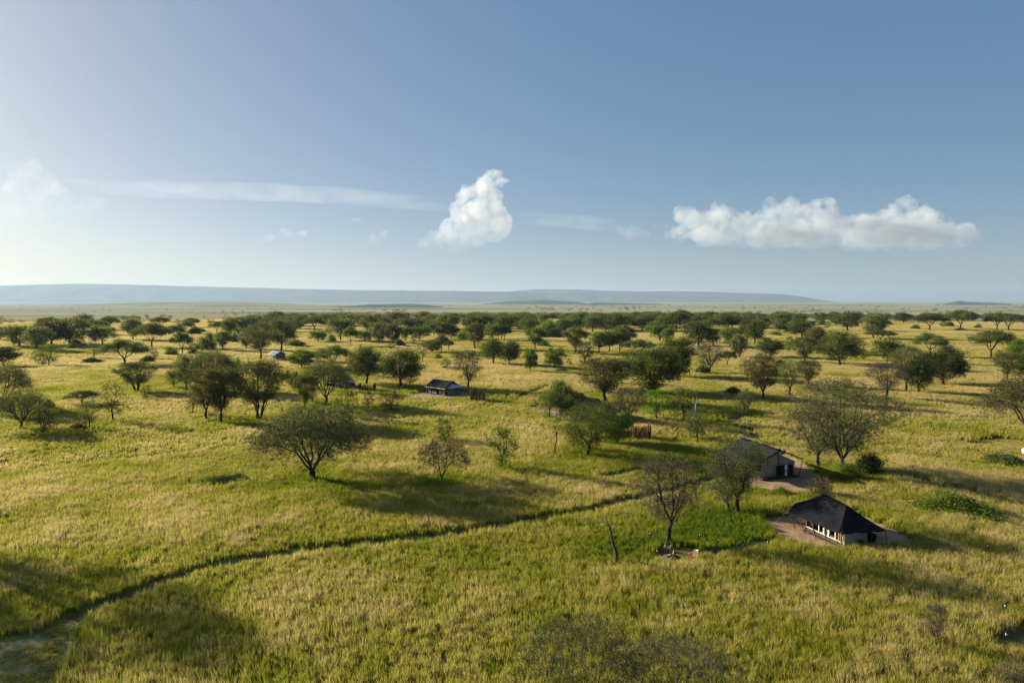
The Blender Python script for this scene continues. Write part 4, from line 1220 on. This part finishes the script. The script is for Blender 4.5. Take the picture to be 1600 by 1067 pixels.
def gable_tent():
    o = G(1215, 747); root = thing('safari_tent', (0, 0, 0), 'gabled tent with a dark fly sheet, open porch and curtain, behind trees', 'tent', 'safari tents')
    L = frame(o, U1, V1)
    zr, ze, hw = 4.75, 3.15, 4.0
    for s, nm in ((-1, 'roof_panel'), (1, 'roof_panel')):
        hw, ze = (5.5, 2.3) if s < 0 else (4.0, 3.15)
        MB().sheet(L(-.9, s * hw, ze), L(9.3, s * hw, ze), L(9.3, 0, zr), L(-.9, 0, zr), 14, 8, .14, -.08, .05, .02).build(nm, M['canvas_shade'] if s < 0 else M['canvas_dark'], root, True)
    MB().tube([L(-1.05, 0, zr - .07), L(9.4, 0, zr - .07)], .07).build('ridge_pole', M['wood_grey'], root)
    for s in (-1, 1):
        hw, ze = (5.5, 2.3) if s < 0 else (4.0, 3.15)
        MB().tube([L(-.95, s * .05, zr - .28), L(-.95, s * hw, ze - .24)], .055).build('gable_pole', M['wood_grey'], root)
        MB().tube([L(-.95, s * hw * .98, ze - .1), L(-.6, s * (hw - .55), 0)], .06).build('prop', M['wood_dark'], root)
        MB().tube([L(4, s * hw * .98, ze - .1), L(4, s * (hw - .3), 0)], .06).build('prop', M['wood_dark'], root)
        MB().tube([L(9, s * hw * .98, ze - .1), L(9, s * (hw - .3), 0)], .06).build('prop', M['wood_dark'], root)
    MB().tube([L(-.85, hw - 1.1, ze - .05), L(-.85, hw + .2, ze + .05)], .045).build('gable_pole', M['wood_grey'], root)
    for s in (-1, 1):
        hw, ze = (5.5, 2.3) if s < 0 else (4.0, 3.15)
        MB().sheet(L(9.32, s * hw, ze + .02), L(9.32, 0, zr + .02), L(9.9, 0, zr - .5), L(9.9, s * hw, ze - .5), 6, 3, .05).build('lit_fly_edge', M['canvas_white'], root)  # back edge of the fly coloured white to stand for sunlight on it
    # inner tent: gable wall with an opening
    b = .38
    m = MB()
    m.face([L(0, -3.1, b), L(0, -3.1, 2.55), L(0, 0, 3.95), L(0, 3.1, 2.55), L(0, 3.1, 2.2), L(0, -.55, 2.2), L(0, -.55, b)])
    m.face([L(.06, -3.1, b), L(.06, -.55, b), L(.06, -.55, 2.2), L(.06, 3.1, 2.2), L(.06, 3.1, 2.55), L(.06, 0, 3.95), L(.06, -3.1, 2.55)])
    gw = m.build('gable_wall', M['canvas_pale'], root)
    MB().sheet(L(0, -3.1, b), L(8.6, -3.1, b), L(8.6, -3.1, 2.55), L(0, -3.1, 2.55), 6, 3).build('side_wall', M['canvas_brown'], root)
    MB().sheet(L(0.2, 3.1, b), L(8.6, 3.1, b), L(8.6, 3.1, 2.55), L(0.2, 3.1, 2.55), 6, 3).build('side_wall', M['canvas_tan'], root)
    m = MB(); m.face([L(8.6, -3.1, b), L(8.6, -3.1, 2.55), L(8.6, 0, 3.95), L(8.6, 3.1, 2.55), L(8.6, 3.1, b)]); m.build('back_wall', M['canvas_tan'], root)
    MB().sheet(L(0, -3.2, 2.5), L(8.7, -3.2, 2.5), L(8.7, 0, 3.98), L(0, 0, 3.98), 6, 4, .05).build('inner_roof', M['canvas_tan'], root)
    MB().sheet(L(0, 3.2, 2.5), L(8.7, 3.2, 2.5), L(8.7, 0, 3.98), L(0, 0, 3.98), 6, 4, .05).build('inner_roof', M['canvas_tan'], root)
    MB().box(L(4.0, 0, .2), (9.4, 6.6, .36), U1, V1).build('deck', M['wood_dark'], root)
    MB().tube([L(-.08, 0.05, b), L(-.08, 0.05, 4.1)], .05).build('tent_pole', M['wood_dark'], root)
    MB().tube([L(-.05, 3.05, b), L(-.05, 3.05, 2.5)], .07).build('tent_pole', M['wood_grey'], root)
    MB().box(L(-.05, -.6, 1.3), (.12, .5, 1.85), U1, V1).build('flap_column', M['canvas_grey'], gw)
    MB().tube([L(-.1, -.3, 2.12), L(-.1, 1.15, 2.10)], .09, 8).build('rolled_flap', M['canvas_grey'], gw)
    MB().tube([L(-.1, 1.75, 2.08), L(-.1, 2.95, 2.26)], .09, 8).build('rolled_flap', M['canvas_grey'], gw)
    m = MB(); prof = [(2.15, .16), (1.8, .2), (1.45, .24), (1.2, .1), (1.1, .09), (.85, .15), (.55, .2), (b, .25)]
    m.tube([L(-.12, 1.42, z) for z, r in prof], [r for z, r in prof], 10); m.build('tied_curtain', M['canvas_white'], gw, True)
    MB().box(L(1.5, 2.3, .75), (1.6, .9, .45), U1, V1).build('daybed', M['canvas_tan'], root)
gable_tent()

def guest_tent(o, A, label, zr=4.1, ze=2.25, ln=8.6, wd=5.6, roofm='canvas_shade', awning=True, porch=True, wallm='canvas_tan', name='safari_tent'):
    """ridge along A (pointing to the gable with the awning); local +b is the long front side"""
    root = thing(name, (0, 0, 0), label, 'tent' if name == 'safari_tent' else 'hut', 'safari tents' if name == 'safari_tent' else None)
    A = Vector(A).normalized(); B = Vector((A.y, -A.x, 0))
    if B.y > 0: B = -B
    L = frame(o, A, B); h = wd / 2
    for s in (1, -1):
        MB().sheet(L(-ln / 2, s * (h + .6), ze), L(ln / 2 + .4, s * (h + .6), ze), L(ln / 2 + .4, 0, zr), L(-ln / 2, 0, zr), 12, 6, .10, -.12, .05, .02).build('roof_panel', M[roofm], root, True)
    MB().tube([L(-ln / 2 - .1, 0, zr - .08), L(ln / 2 + .5, 0, zr - .08)], .06).build('ridge_pole', M['wood_grey'], root)
    MB().sheet(L(-ln / 2, h + .62, ze + .0), L(ln / 2 + .4, h + .62, ze + .0), L(ln / 2 + .4, h + .6, ze - .22), L(-ln / 2, h + .6, ze - .22), 12, 1, 0, -.1, .02).build('valance', M['canvas_cream'] if porch else M[roofm], root)
    bz = .25
    def gable(u, nm):
        m = MB(); m.face([L(u, -h, bz), L(u, -h, ze), L(u, 0, zr - .3), L(u, h, ze), L(u, h, bz)]); m.build(nm, M[wallm], root)
    gable(ln / 2 - .4, 'gable_wall'); gable(-ln / 2 + .5, 'gable_wall')
    MB().box(L(0, -h, (ze + bz) / 2), (ln - .9, .06, ze - bz), A, B).build('rear_wall', M[wallm], root)
    fw = 0.25 if porch else 0.0
    MB().box(L(0, 0, bz / 2), (ln - .2, wd + .2, bz), A, B).build('base', M['stone'], root)
    if porch:
        MB().box(L(ln * .30, h - .05, (ze + bz) / 2), (ln * .30, .08, ze - bz), A, B).build('front_wall', M[wallm], root)
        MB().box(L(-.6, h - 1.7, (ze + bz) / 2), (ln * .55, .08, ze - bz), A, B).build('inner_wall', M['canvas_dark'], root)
        for u in (-ln / 2 + .4, -ln / 2 + 1.5, -.1, ln * .15):
            MB().tube([L(u, h + .1, 0), L(u, h + .45, ze)], .06, 6).build('prop', M['canvas_cream'] if u < -2 else M['wood_dark'], root)
        for u in (-ln / 2 + 1.9, -1.0, .1):
            MB().box(L(u, h + .1, .72), (.12, .45, .5), A, B).build('chair_back', M['canvas_white'], root)
            MB().box(L(u + .3, h + .1, .50), (.5, .45, .10), A, B).build('chair_seat', M['canvas_white'], root)
    else:
        MB().box(L(0, h, (ze + bz) / 2), (ln - .9, .08, ze - bz), A, B).build('front_wall', M['canvas_cream'], root)  # sunlit side of the hut: its brightness is put into the cream colour
        MB().box(L(ln * .2, h + .06, 1.3), (.9, .05, .7), A, B).build('window', M['char'], root)
    if awning:
        e = ln / 2 - .38
        a0, a1, ap = L(e + 1.9, h * .55, ze - .05), L(e + 1.5, -h - .6, ze + .1), L(e, 0, zr - .75)
        MB().sheet(L(e, h * .9, ze - .02), a0, ap, ap, 4, 5, .06, 0, .03).build('awning', M['canvas_blue'], root)
        MB().sheet(a0, a1, ap, ap, 6, 5, .06, 0, .03).build('awning', M['canvas_blue'], root)
        MB().tube([a0, a0 + Vector((0, 0, -ze + .1)) - A * .1], .05).build('prop', M['wood_grey'], root)
        MB().tube([a1, a1 + Vector((0, 0, -ze)) - A * .1], .05).build('prop', M['wood_grey'], root)
        bw = MB().box(L(e + .7, -.4, 1.05), (1.2, wd * .8, 1.6), A, B).build('bathroom_wall', M['stone'], root)
        for v in (-1.6, -.5, .7):
            MB().box(L(e + 1.32, v, 1.6), (.05, .7, .4), A, B).build('window', M['char'], bw)
    return L, root

AC = Vector((0.74, -0.68, 0)).normalized()
cC = G(692, 615) ; guest_tent(cC, AC, 'tent with dark ribbed roof and pale blue side awning, left of centre')
cD = G(530, 606.5); guest_tent(cD, AC, 'small dark tent with pale blue awning, mostly behind the broad brown tree')
cE = G(908, 648); LE, rE = guest_tent(cE, AC, 'dark tent half hidden by green and grey trees at centre', zr=4.5, ze=2.4, ln=9.5, wd=6.5, awning=False)
A_, B_ = AC, Vector((-0.68, -0.74, 0))
# lower bathroom annexe at its gable end
MB().sheet(LE(4.7, 2.6, 2.1), LE(9.2, 2.6, 1.9), LE(9.2, 0, 3.0), LE(4.7, 0, 3.7), 8, 5, .1, -.06, .05).build('annexe_roof', M['canvas_shade'], rE, True)
MB().sheet(LE(4.7, -2.6, 2.1), LE(9.2, -2.6, 1.9), LE(9.2, 0, 3.0), LE(4.7, 0, 3.7), 8, 5, .1, -.06, .05).build('annexe_roof', M['canvas_shade'], rE, True)
MB().box(LE(6.8, 0, 1.0), (4.2, 4.6, 1.9), AC, Vector((AC.y, -AC.x, 0))).build('annexe_wall', M['stone'], rE)
for u in (-4.6, -4.1, -3.0):
    MB().tube([LE(u, 3.9, 0), LE(u, 3.8, 2.3)], .07, 6).build('prop', M['wood_dark'], rE)
MB().sheet(LE(-4.2, 3.7, 1.6), LE(-3.1, 3.7, 1.3), LE(-3.2, 3.5, 2.35), LE(-4.3, 3.5, 2.35), 4, 4, .1).build('hanging_canvas', M['canvas_white'], rE)
cF = G(433, 562); guest_tent(cF, Vector((0.80, -0.60, 0)), 'small hut with a pale grey roof and sunlit cream wall', zr=4.2, ze=2.6, ln=6.0, wd=5.2, roofm='metal_roof', awning=False, porch=False, wallm='canvas_grey', name='camp_hut')

def rebase(root):
    kids = [c for c in root.children] + [g for c in root.children for g in c.children]
    pts = [v.co for c in kids for v in c.data.vertices]
    o = Vector((sum(p.x for p in pts) / len(pts), sum(p.y for p in pts) / len(pts), 0)); o.z = float(terrain(o.x, o.y))
    for c in kids:
        c.data.transform(Matrix.Translation(-o))
    root.location = o
for ob in list(COL.objects):
    if ob.type == 'EMPTY' and ob.name.split('.')[0] in ('safari_tent', 'camp_hut'):
        rebase(ob)

# ------------------------------------------------------------------ stick screens
def stick_screen(px0, px1, pyb, hpx, label, mat='wood_red', gap=0.17, name='stick_screen', flatw=False):
    a = G(px0, pyb); b = G(px1, pyb); k = ppm(a)
    root = thing(name, a, label, 'screen', 'screens of upright sticks')
    W_ = (b - a).length; h = hpx / k
    rs = random.Random(int(px0)); n = int(W_ / gap)
    line = [(i * gap, 0) for i in range(n + 1)] + [(W_, j * gap * 1.2) for j in range(1, int(n * .7))] + [(0, j * gap * 1.2) for j in range(1, int(n * .7))]
    for (x, y) in line:
        hh = h * rs.uniform(.82, 1.06)
        x += rs.uniform(-.03, .03)
        if flatw:
            MB().box((x, y, hh / 2 - .1), (gap * .82, .03, hh + .2)).build('slat', M[mat], root)
        else:
            MB().tube([(x, y, -.2), (x + rs.uniform(-.05, .05), y, hh * .5), (x + rs.uniform(-.09, .09), y, hh)], [.1, .095, .07], 6).build('stick', M[rs.choice([mat, mat, 'wood_dark'])], root)
    for z in (.35, .75):
        MB().tube([(-.05, .09, h * z), (W_ + .05, .09, h * z)], .03, 5).build('rail', M['wood_dark'], root)
stick_screen(990, 1017, 690, 25, 'tall brown stick screen standing right of the light green tree', gap=.2)
stick_screen(735, 757, 628, 21, 'brown stick screen right of the blue awning tent', gap=.22)
stick_screen(560, 583, 613, 13.5, 'brown stick screen right of the small dark tent', gap=.24)
stick_screen(1263, 1278, 609, 10, 'grey slat screen at the foot of a brown tree at right', 'wood_grey', .28, 'slat_screen', True)

# ------------------------------------------------------------------ fire circle
fc = G(1052, 872)
fire = thing('campfire', fc, 'burnt out campfire with crossed logs on pale ash', 'campfire')
m = MB(); ring = [(1.15 * math.cos(t) * (1 + .15 * math.sin(3 * t)), .95 * math.sin(t), .09) for t in np.linspace(0, 6.283, 18, endpoint=False)]
m.v = [(0, 0, .12)] + ring + [(x * 1.25, y * 1.25, -.1) for x, y, z in ring]
n = len(ring)
m.f = [(0, 1 + i, 1 + (i + 1) % n) for i in range(n)] + [(1 + i, 1 + n + i, 1 + n + (i + 1) % n, 1 + (i + 1) % n) for i in range(n)]
m.build('ash_bed', M['ash'], fire, True)
for k in range(6):
    t = k * 1.05; r0 = .75
    MB().tube([(r0 * math.cos(t), r0 * math.sin(t), .12), (.1 * math.cos(t + 2), .1 * math.sin(t + 2), .42)], [.09, .07], 7).build('log', M['char'] if k % 2 else M['wood_red'], fire, True)
MB().tube([(-.1, -.2, .2), (.1, .25, .75)], [.07, .05], 6).build('log', M['wood_pale'], fire, True)

def camp_chair(loc, rz, s, label, cover, blanket=False):
    c = thing('camp_chair', loc, label, 'chair', 'camp chairs at the fire', rz); c.scale = (s, s, s)
    for sx in (-.3, .3):
        MB().tube([(sx, -.28, 0), (sx, .22, .5)], .026, 6).build('leg', M['wood_pale'], c)
        MB().tube([(sx, .28, 0), (sx, -.22, .5)], .026, 6).build('leg', M['wood_pale'], c)
        MB().tube([(sx, .22, .46), (sx, .34, 1.0)], .026, 6).build('back_post', M['wood_pale'], c)
        MB().box((sx, -.02, .68), (.07, .58, .03)).build('armrest', M['wood_pale'], c)
        MB().tube([(sx, -.24, .48), (sx, -.26, .67)], .022, 6).build('arm_post', M['wood_pale'], c)
    MB().sheet((-.3, -.26, .5), (.3, -.26, .5), (.3, .24, .48), (-.3, .24, .48), 6, 5, .05, 0, .02).build('seat', M[cover], c)
    for i in range(4):
        z = .66 + i * .09
        MB().box((0, .255 + i * .02, z), (.62, .018, .07)).build('back_strip', M['canvas_shade'] if i % 2 else M[cover], c)
    if blanket:
        MB().sheet((-.28, -.30, .54), (.28, -.30, .54), (.26, -.34, .05), (-.24, -.34, .05), 5, 5, 0, 0, .02, .02).build('blanket', M['red_cloth'], c)
        MB().sheet((-.27, .24, .56), (.27, .24, .56), (.27, .33, 1.02), (-.27, .33, 1.02), 5, 5, 0, 0, .03, .01).build('back_cover', M['orange_hide'], c)
        MB().box((.16, .36, 1.03), (.28, .12, .07)).build('towel', M['canvas_white'], c)
p = G(1043, 862); camp_chair(p, R(-25), 1.05, 'empty wooden camp chair with striped grey back under the leafless tree', 'canvas_grey')
p = G(1083, 876); camp_chair(p, R(-70), 1.15, 'camp chair with orange back and red patterned cloth beside the fire', 'orange_hide', True)

# ------------------------------------------------------------------ lanterns on stakes
def lantern(px, py, label):
    p = G(px, py + 6)
    c = thing('path_lantern', p, label, 'lantern', 'small lanterns along the paths')
    MB().tube([(0, 0, -.1), (0, 0, 1.25), (.08, 0, 1.38), (.2, 0, 1.36), (.22, 0, 1.28)], .016, 5).build('stake', M['black_metal'], c)
    MB().tube([(.22, 0, .86), (.22, 0, .94)], [.11, .1], 8).build('lamp_base', M['black_metal'], c)
    MB().tube([(.22, 0, .94), (.22, 0, 1.03), (.22, 0, 1.14)], [.075, .105, .075], 10).build('glass', M['lamp_glass'], c, True)
    MB().tube([(.22, 0, 1.14), (.22, 0, 1.19), (.22, 0, 1.28)], [.12, .1, .02], 8).build('lamp_cap', M['black_metal'], c)
for px, py, lb in [(1013, 841, 'lantern on a stake in the grass left of the leafless tree'), (1091, 843, 'lantern on a stake right of the leafless tree'),
                   (1024, 869, 'lantern at the left rim of the fire circle'), (1114, 859, 'lantern on the path right of the orange backed chair'),
                   (1197, 855, 'lantern where the short path meets the red earth'), (1541, 861, 'lantern in the grass right of the nearest tent'),
                   (1567, 958, 'lantern just above the mown hollow at bottom right'), (1568, 1004, 'lantern in the mown hollow at bottom right'),
                   (1208, 768, 'lantern on the red earth before the gabled tent'), (1396, 729, 'lantern beside the reddish track right of the tallest tree'),
                   (947, 731, 'lantern above the short stub path'), (956, 748, 'lantern on the short stub path'), (973, 782, 'lantern beside the long footpath under the leafless tree')]:
    lantern(px, py, lb)

# cream tank cut by the right edge
p = G(1606, 710)
tk = thing('water_tank', p, 'cream rounded tank cut off by the right edge beside worn soil', 'tank')
MB().tube([(0, 0, 0), (0, 0, .1), (0, 0, .85), (0, 0, 1.0), (0, 0, 1.06)], [.86, .92, .9, .75, .3], 18).build('body', M['canvas_cream'], tk, True)
MB().tube([(0, 0, 1.05), (0, 0, 1.13)], .22, 12).build('lid', M['canvas_grey'], tk, True)

# ------------------------------------------------------------------ grass
def in_poly(P, X, Y):
    c = np.zeros(len(X), bool); n = len(P)
    x0, y0, x1, y1 = P[:, 0].min(), P[:, 1].min(), P[:, 0].max(), P[:, 1].max()
    s = np.where((X > x0) & (X < x1) & (Y > y0) & (Y < y1))[0]
    if len(s) == 0: return c
    xx, yy = X[s], Y[s]; r = np.zeros(len(s), bool); j = n - 1
    for i in range(n):
        a, b = P[i], P[j]
        q = ((a[1] > yy) != (b[1] > yy)) & (xx < (b[0] - a[0]) * (yy - a[1]) / (b[1] - a[1] + 1e-12) + a[0])
        r ^= q; j = i
    c[s] = r
    return c

def near_line(P, X, Y, dist):
    c = np.zeros(len(X), bool)
    for i in range(len(P) - 1):
        a, b = P[i], P[i + 1]; d = b - a; L2 = d @ d + 1e-9
        s = np.where((X > min(a[0], b[0]) - dist) & (X < max(a[0], b[0]) + dist) & (Y > min(a[1], b[1]) - dist) & (Y < max(a[1], b[1]) + dist))[0]
        if len(s) == 0: continue
        t = np.clip(((X[s] - a[0]) * d[0] + (Y[s] - a[1]) * d[1]) / L2, 0, 1)
        c[s] |= np.hypot(X[s] - a[0] - t * d[0], Y[s] - a[1] - t * d[1]) < dist
    return c

def patch(name, size, n, h, wd, seed, lean=0.22):
    rng = np.random.default_rng(seed)
    # tufts of blades
    nt_ = max(3, n // 9)
    tc = rng.uniform(-size / 2, size / 2, (nt_, 2)) ; th = rng.uniform(0.65, 1.15, nt_)
    lab = rng.integers(0, nt_, n)
    base = tc[lab] + rng.normal(0, 0.10 * max(1, size / 2.5), (n, 2))
    hh = h * th[lab] * rng.uniform(0.55, 1.15, n)
    a = rng.uniform(0, 6.283, n)
    ln = np.abs(rng.normal(lean, 0.14, n)) * hh
    la = rng.uniform(0, 6.283, n)
    dx, dy = np.cos(la) * ln + 0.10 * hh, np.sin(la) * ln
    wx, wy = np.cos(a) * wd, np.sin(a) * wd
    z0 = np.full(n, -0.05)
    P = np.stack([
        np.stack([base[:, 0] - wx, base[:, 1] - wy, z0], -1), np.stack([base[:, 0] + wx, base[:, 1] + wy, z0], -1),
        np.stack([base[:, 0] + dx * .35 + wx * .9, base[:, 1] + dy * .35 + wy * .9, hh * .6], -1), np.stack([base[:, 0] + dx * .35 - wx * .9, base[:, 1] + dy * .35 - wy * .9, hh * .6], -1),
        np.stack([base[:, 0] + dx, base[:, 1] + dy, hh], -1)], 1)
    V = P.reshape(-1, 3)
    b = np.arange(n) * 5
    F4 = np.stack([b, b + 1, b + 2, b + 3], -1); F3 = np.stack([b + 3, b + 2, b + 4], -1)
    me = mesh_np(name, V, [F4, F3], [M['grass']])
    at = me.attributes.new('tip', 'FLOAT', 'POINT')
    jit = rng.uniform(-.55, .55, n)[:, None] * np.array([[1, 1, 1, 1, 1]])
    at.data.foreach_set('value', (np.tile([0., 0., .55, .55, 1.0], (n, 1)) + jit).ravel().astype(np.float32))
    return bpy.data.objects.new(name, me)

LUSH = [(*G(px, py).xy, r) for px, py, r in [(470, 765, 9), (560, 760, 5), (345, 755, 6), (1150, 825, 7), (1110, 815, 5), (1180, 830, 5), (1330, 655, 8), (1020, 640, 9), (920, 712, 8), (340, 664, 9), (410, 660, 7),
                                             (85, 650, 7), (120, 645, 9), (500, 640, 12), (700, 755, 5), (1060, 700, 9), (985, 590, 10), (700, 560, 14), (1330, 590, 9), (1345, 745, 6), (960, 870, 4), (860, 580, 14), (470, 590, 12)]]
def grass_zone(name, r0, r1, spacing, protos, seed, label, smin, smax, azl=50, short=None):
    rng = np.random.default_rng(seed)
    az = R(azl)
    Xs = np.arange(-r1 * math.sin(az), r1 * math.sin(az), spacing); Ys = np.arange(0, r1, spacing)
    X, Y = np.meshgrid(Xs, Ys); X = X.ravel(); Y = Y.ravel()
    X = X + rng.uniform(-.5, .5, len(X)) * spacing; Y = Y + rng.uniform(-.5, .5, len(Y)) * spacing
    D = np.hypot(X, Y); A = np.abs(np.arctan2(X, Y))
    ok = (D > r0) & (D < r1) & (A < az)
    X, Y, D = X[ok], Y[ok], D[ok]
    keep = np.ones(len(X), bool)
    if short is None:
        for P in CLEAR: keep &= ~in_poly(P, X, Y)
        for P, hw in TRAILS: keep &= ~near_line(P, X, Y, hw + spacing * 0.62)
    else:
        keep[:] = False
        for i in short: keep |= in_poly(CLEAR[i], X, Y)
        keep &= fbm(X / 2.2, Y / 2.2, 97, 2) > 0.42
    X, Y, D = X[keep], Y[keep], D[keep]
    tint = 0.50 + 0.66 * (fbm(X / 16, Y / 16, 61, 3) - 0.5) + 0.44 * (fbm(X / 3.5, Y / 3.5, 65, 2) - 0.5) + 0.42 * (fbm(X / 60, Y / 60, 71, 2) - 0.5) + 0.20 * sstep(80, 420, D) + 0.02
    for (x, y, r) in LUSH:
        tint -= (0.04 + 0.40 * fbm(X / 5, Y / 5, 91, 2)) * np.exp(-((X - x) ** 2 + (Y - y) ** 2) / (r * r))
    for (x, y, r) in TREE_BASES:
        if math.hypot(x, y) < r1 + 30 and math.hypot(x, y) > r0 - 30:
            s = np.where((np.abs(X - x) < 2 * r) & (np.abs(Y - y) < 2 * r))[0]
            if len(s): tint[s] -= 0.20 * np.exp(-((X[s] - x) ** 2 + (Y[s] - y) ** 2) / (0.5 * r * r + .1))
    weeds = vnoise(X / 2.6, Y / 2.6, 95) > 0.93
    tint[weeds] -= 0.32
    tint = np.clip(tint, 0.0, 1.0)
    hgt = smin + (smax - smin) * fbm(X / 9, Y / 9, 81, 3)
    hgt *= 0.72 + 0.45 * tint
    n = len(X)
    me = bpy.data.meshes.new(name)
    me.vertices.add(n)
    me.vertices.foreach_set('co', np.stack([X, Y, terrain(X, Y)], -1).astype(np.float32).ravel())
    for nm, tp, val in (('tint', 'FLOAT', tint), ('hgt', 'FLOAT', hgt), ('rot', 'FLOAT', rng.uniform(0, 6.283, n)), ('pick', 'INT', rng.integers(0, len(protos), n))):
        at = me.attributes.new(nm, tp, 'POINT')
        at.data.foreach_set('value', val.astype(np.float32 if tp == 'FLOAT' else np.int32))
    o = bpy.data.objects.new(name, me); COL.objects.link(o)
    tag(o, label, 'grass', kind='stuff')
    cl = bpy.data.collections.new('tufts_' + name + label[:4])
    for q in protos: cl.objects.link(q)
    ng = bpy.data.node_groups.new('scatter', 'GeometryNodeTree')
    ng.interface.new_socket('Geometry', in_out='INPUT', socket_type='NodeSocketGeometry')
    ng.interface.new_socket('Geometry', in_out='OUTPUT', socket_type='NodeSocketGeometry')
    gi = ng.nodes.new('NodeGroupInput'); go = ng.nodes.new('NodeGroupOutput')
    ip = ng.nodes.new('GeometryNodeInstanceOnPoints'); ci = ng.nodes.new('GeometryNodeCollectionInfo')
    ci.inputs['Collection'].default_value = cl; ci.inputs['Separate Children'].default_value = True; ci.inputs['Reset Children'].default_value = True
    def attr(nm, tp):
        a = ng.nodes.new('GeometryNodeInputNamedAttribute'); a.data_type = tp; a.inputs['Name'].default_value = nm
        return a.outputs['Attribute']
    ip.inputs['Pick Instance'].default_value = True
    cr = ng.nodes.new('ShaderNodeCombineXYZ'); cs = ng.nodes.new('ShaderNodeCombineXYZ')
    ng.links.new(gi.outputs[0], ip.inputs['Points']); ng.links.new(ci.outputs[0], ip.inputs['Instance'])
    ng.links.new(attr('pick', 'INT'), ip.inputs['Instance Index'])
    ng.links.new(attr('rot', 'FLOAT'), cr.inputs[2])
    er = ng.nodes.new('FunctionNodeEulerToRotation')
    ng.links.new(cr.outputs[0], er.inputs[0]); ng.links.new(er.outputs[0], ip.inputs['Rotation'])
    cs.inputs[0].default_value = 1; cs.inputs[1].default_value = 1
    ng.links.new(attr('hgt', 'FLOAT'), cs.inputs[2]); ng.links.new(cs.outputs[0], ip.inputs['Scale'])
    ng.links.new(ip.outputs[0], go.inputs[0])
    md = o.modifiers.new('scatter', 'NODES'); md.node_group = ng
    return n

n1 = grass_zone('grass', 36, 135, 0.85, [patch('tuft_a%d' % i, 1.25, 130, 1.0, 0.017, 200 + i) for i in range(5)], 1, 'tall yellow green grass filling the foreground', 0.7, 1.35)
n2 = grass_zone('grass', 133, 340, 2.0, [patch('tuft_b%d' % i, 2.9, 260, 1.0, 0.038, 220 + i) for i in range(5)], 2, 'golden green grass between the trees', 0.6, 1.25)
n3 = grass_zone('grass', 336, 1150, 5.5, [patch('tuft_c%d' % i, 8.0, 420, 0.9, 0.10, 240 + i) for i in range(4)], 3, 'dry golden grass of the distant savanna', 0.4, 1.0, 44)
n4 = grass_zone('short_grass', 36, 180, 0.75, [patch('tuft_s%d' % i, 1.1, 120, 0.28, 0.017, 260 + i, 0.6) for i in range(3)], 4, 'short trodden grass in the clearings and on the paths', 0.5, 1.1, 50, (4, 5, 6, 7))
print('grass tufts', n1, n2, n3, 'trees', len(TREES))

# ------------------------------------------------------------------ haze
def haze():
    m, nt, out = newmat('haze')
    v = N(nt, 'ShaderNodeVolumePrincipled')
    v.inputs['Color'].default_value = (0.39, 0.54, 0.72, 1)
    v.inputs['Density'].default_value = HAZE
    v.inputs['Anisotropy'].default_value = 0.22
    nt.links.new(v.outputs[0], out.inputs['Volume'])
    b = MB(); b.box((0, 0, (590 - 70) / 2), (74000, 74000, 590 + 70))
    o = b.build('haze', m)
    tag(o, 'pale blue haze thickening towards the far hills', kind='stuff')
HAZE = 3.4e-5
haze()
print('script seconds', round(time.time() - _T0, 1))
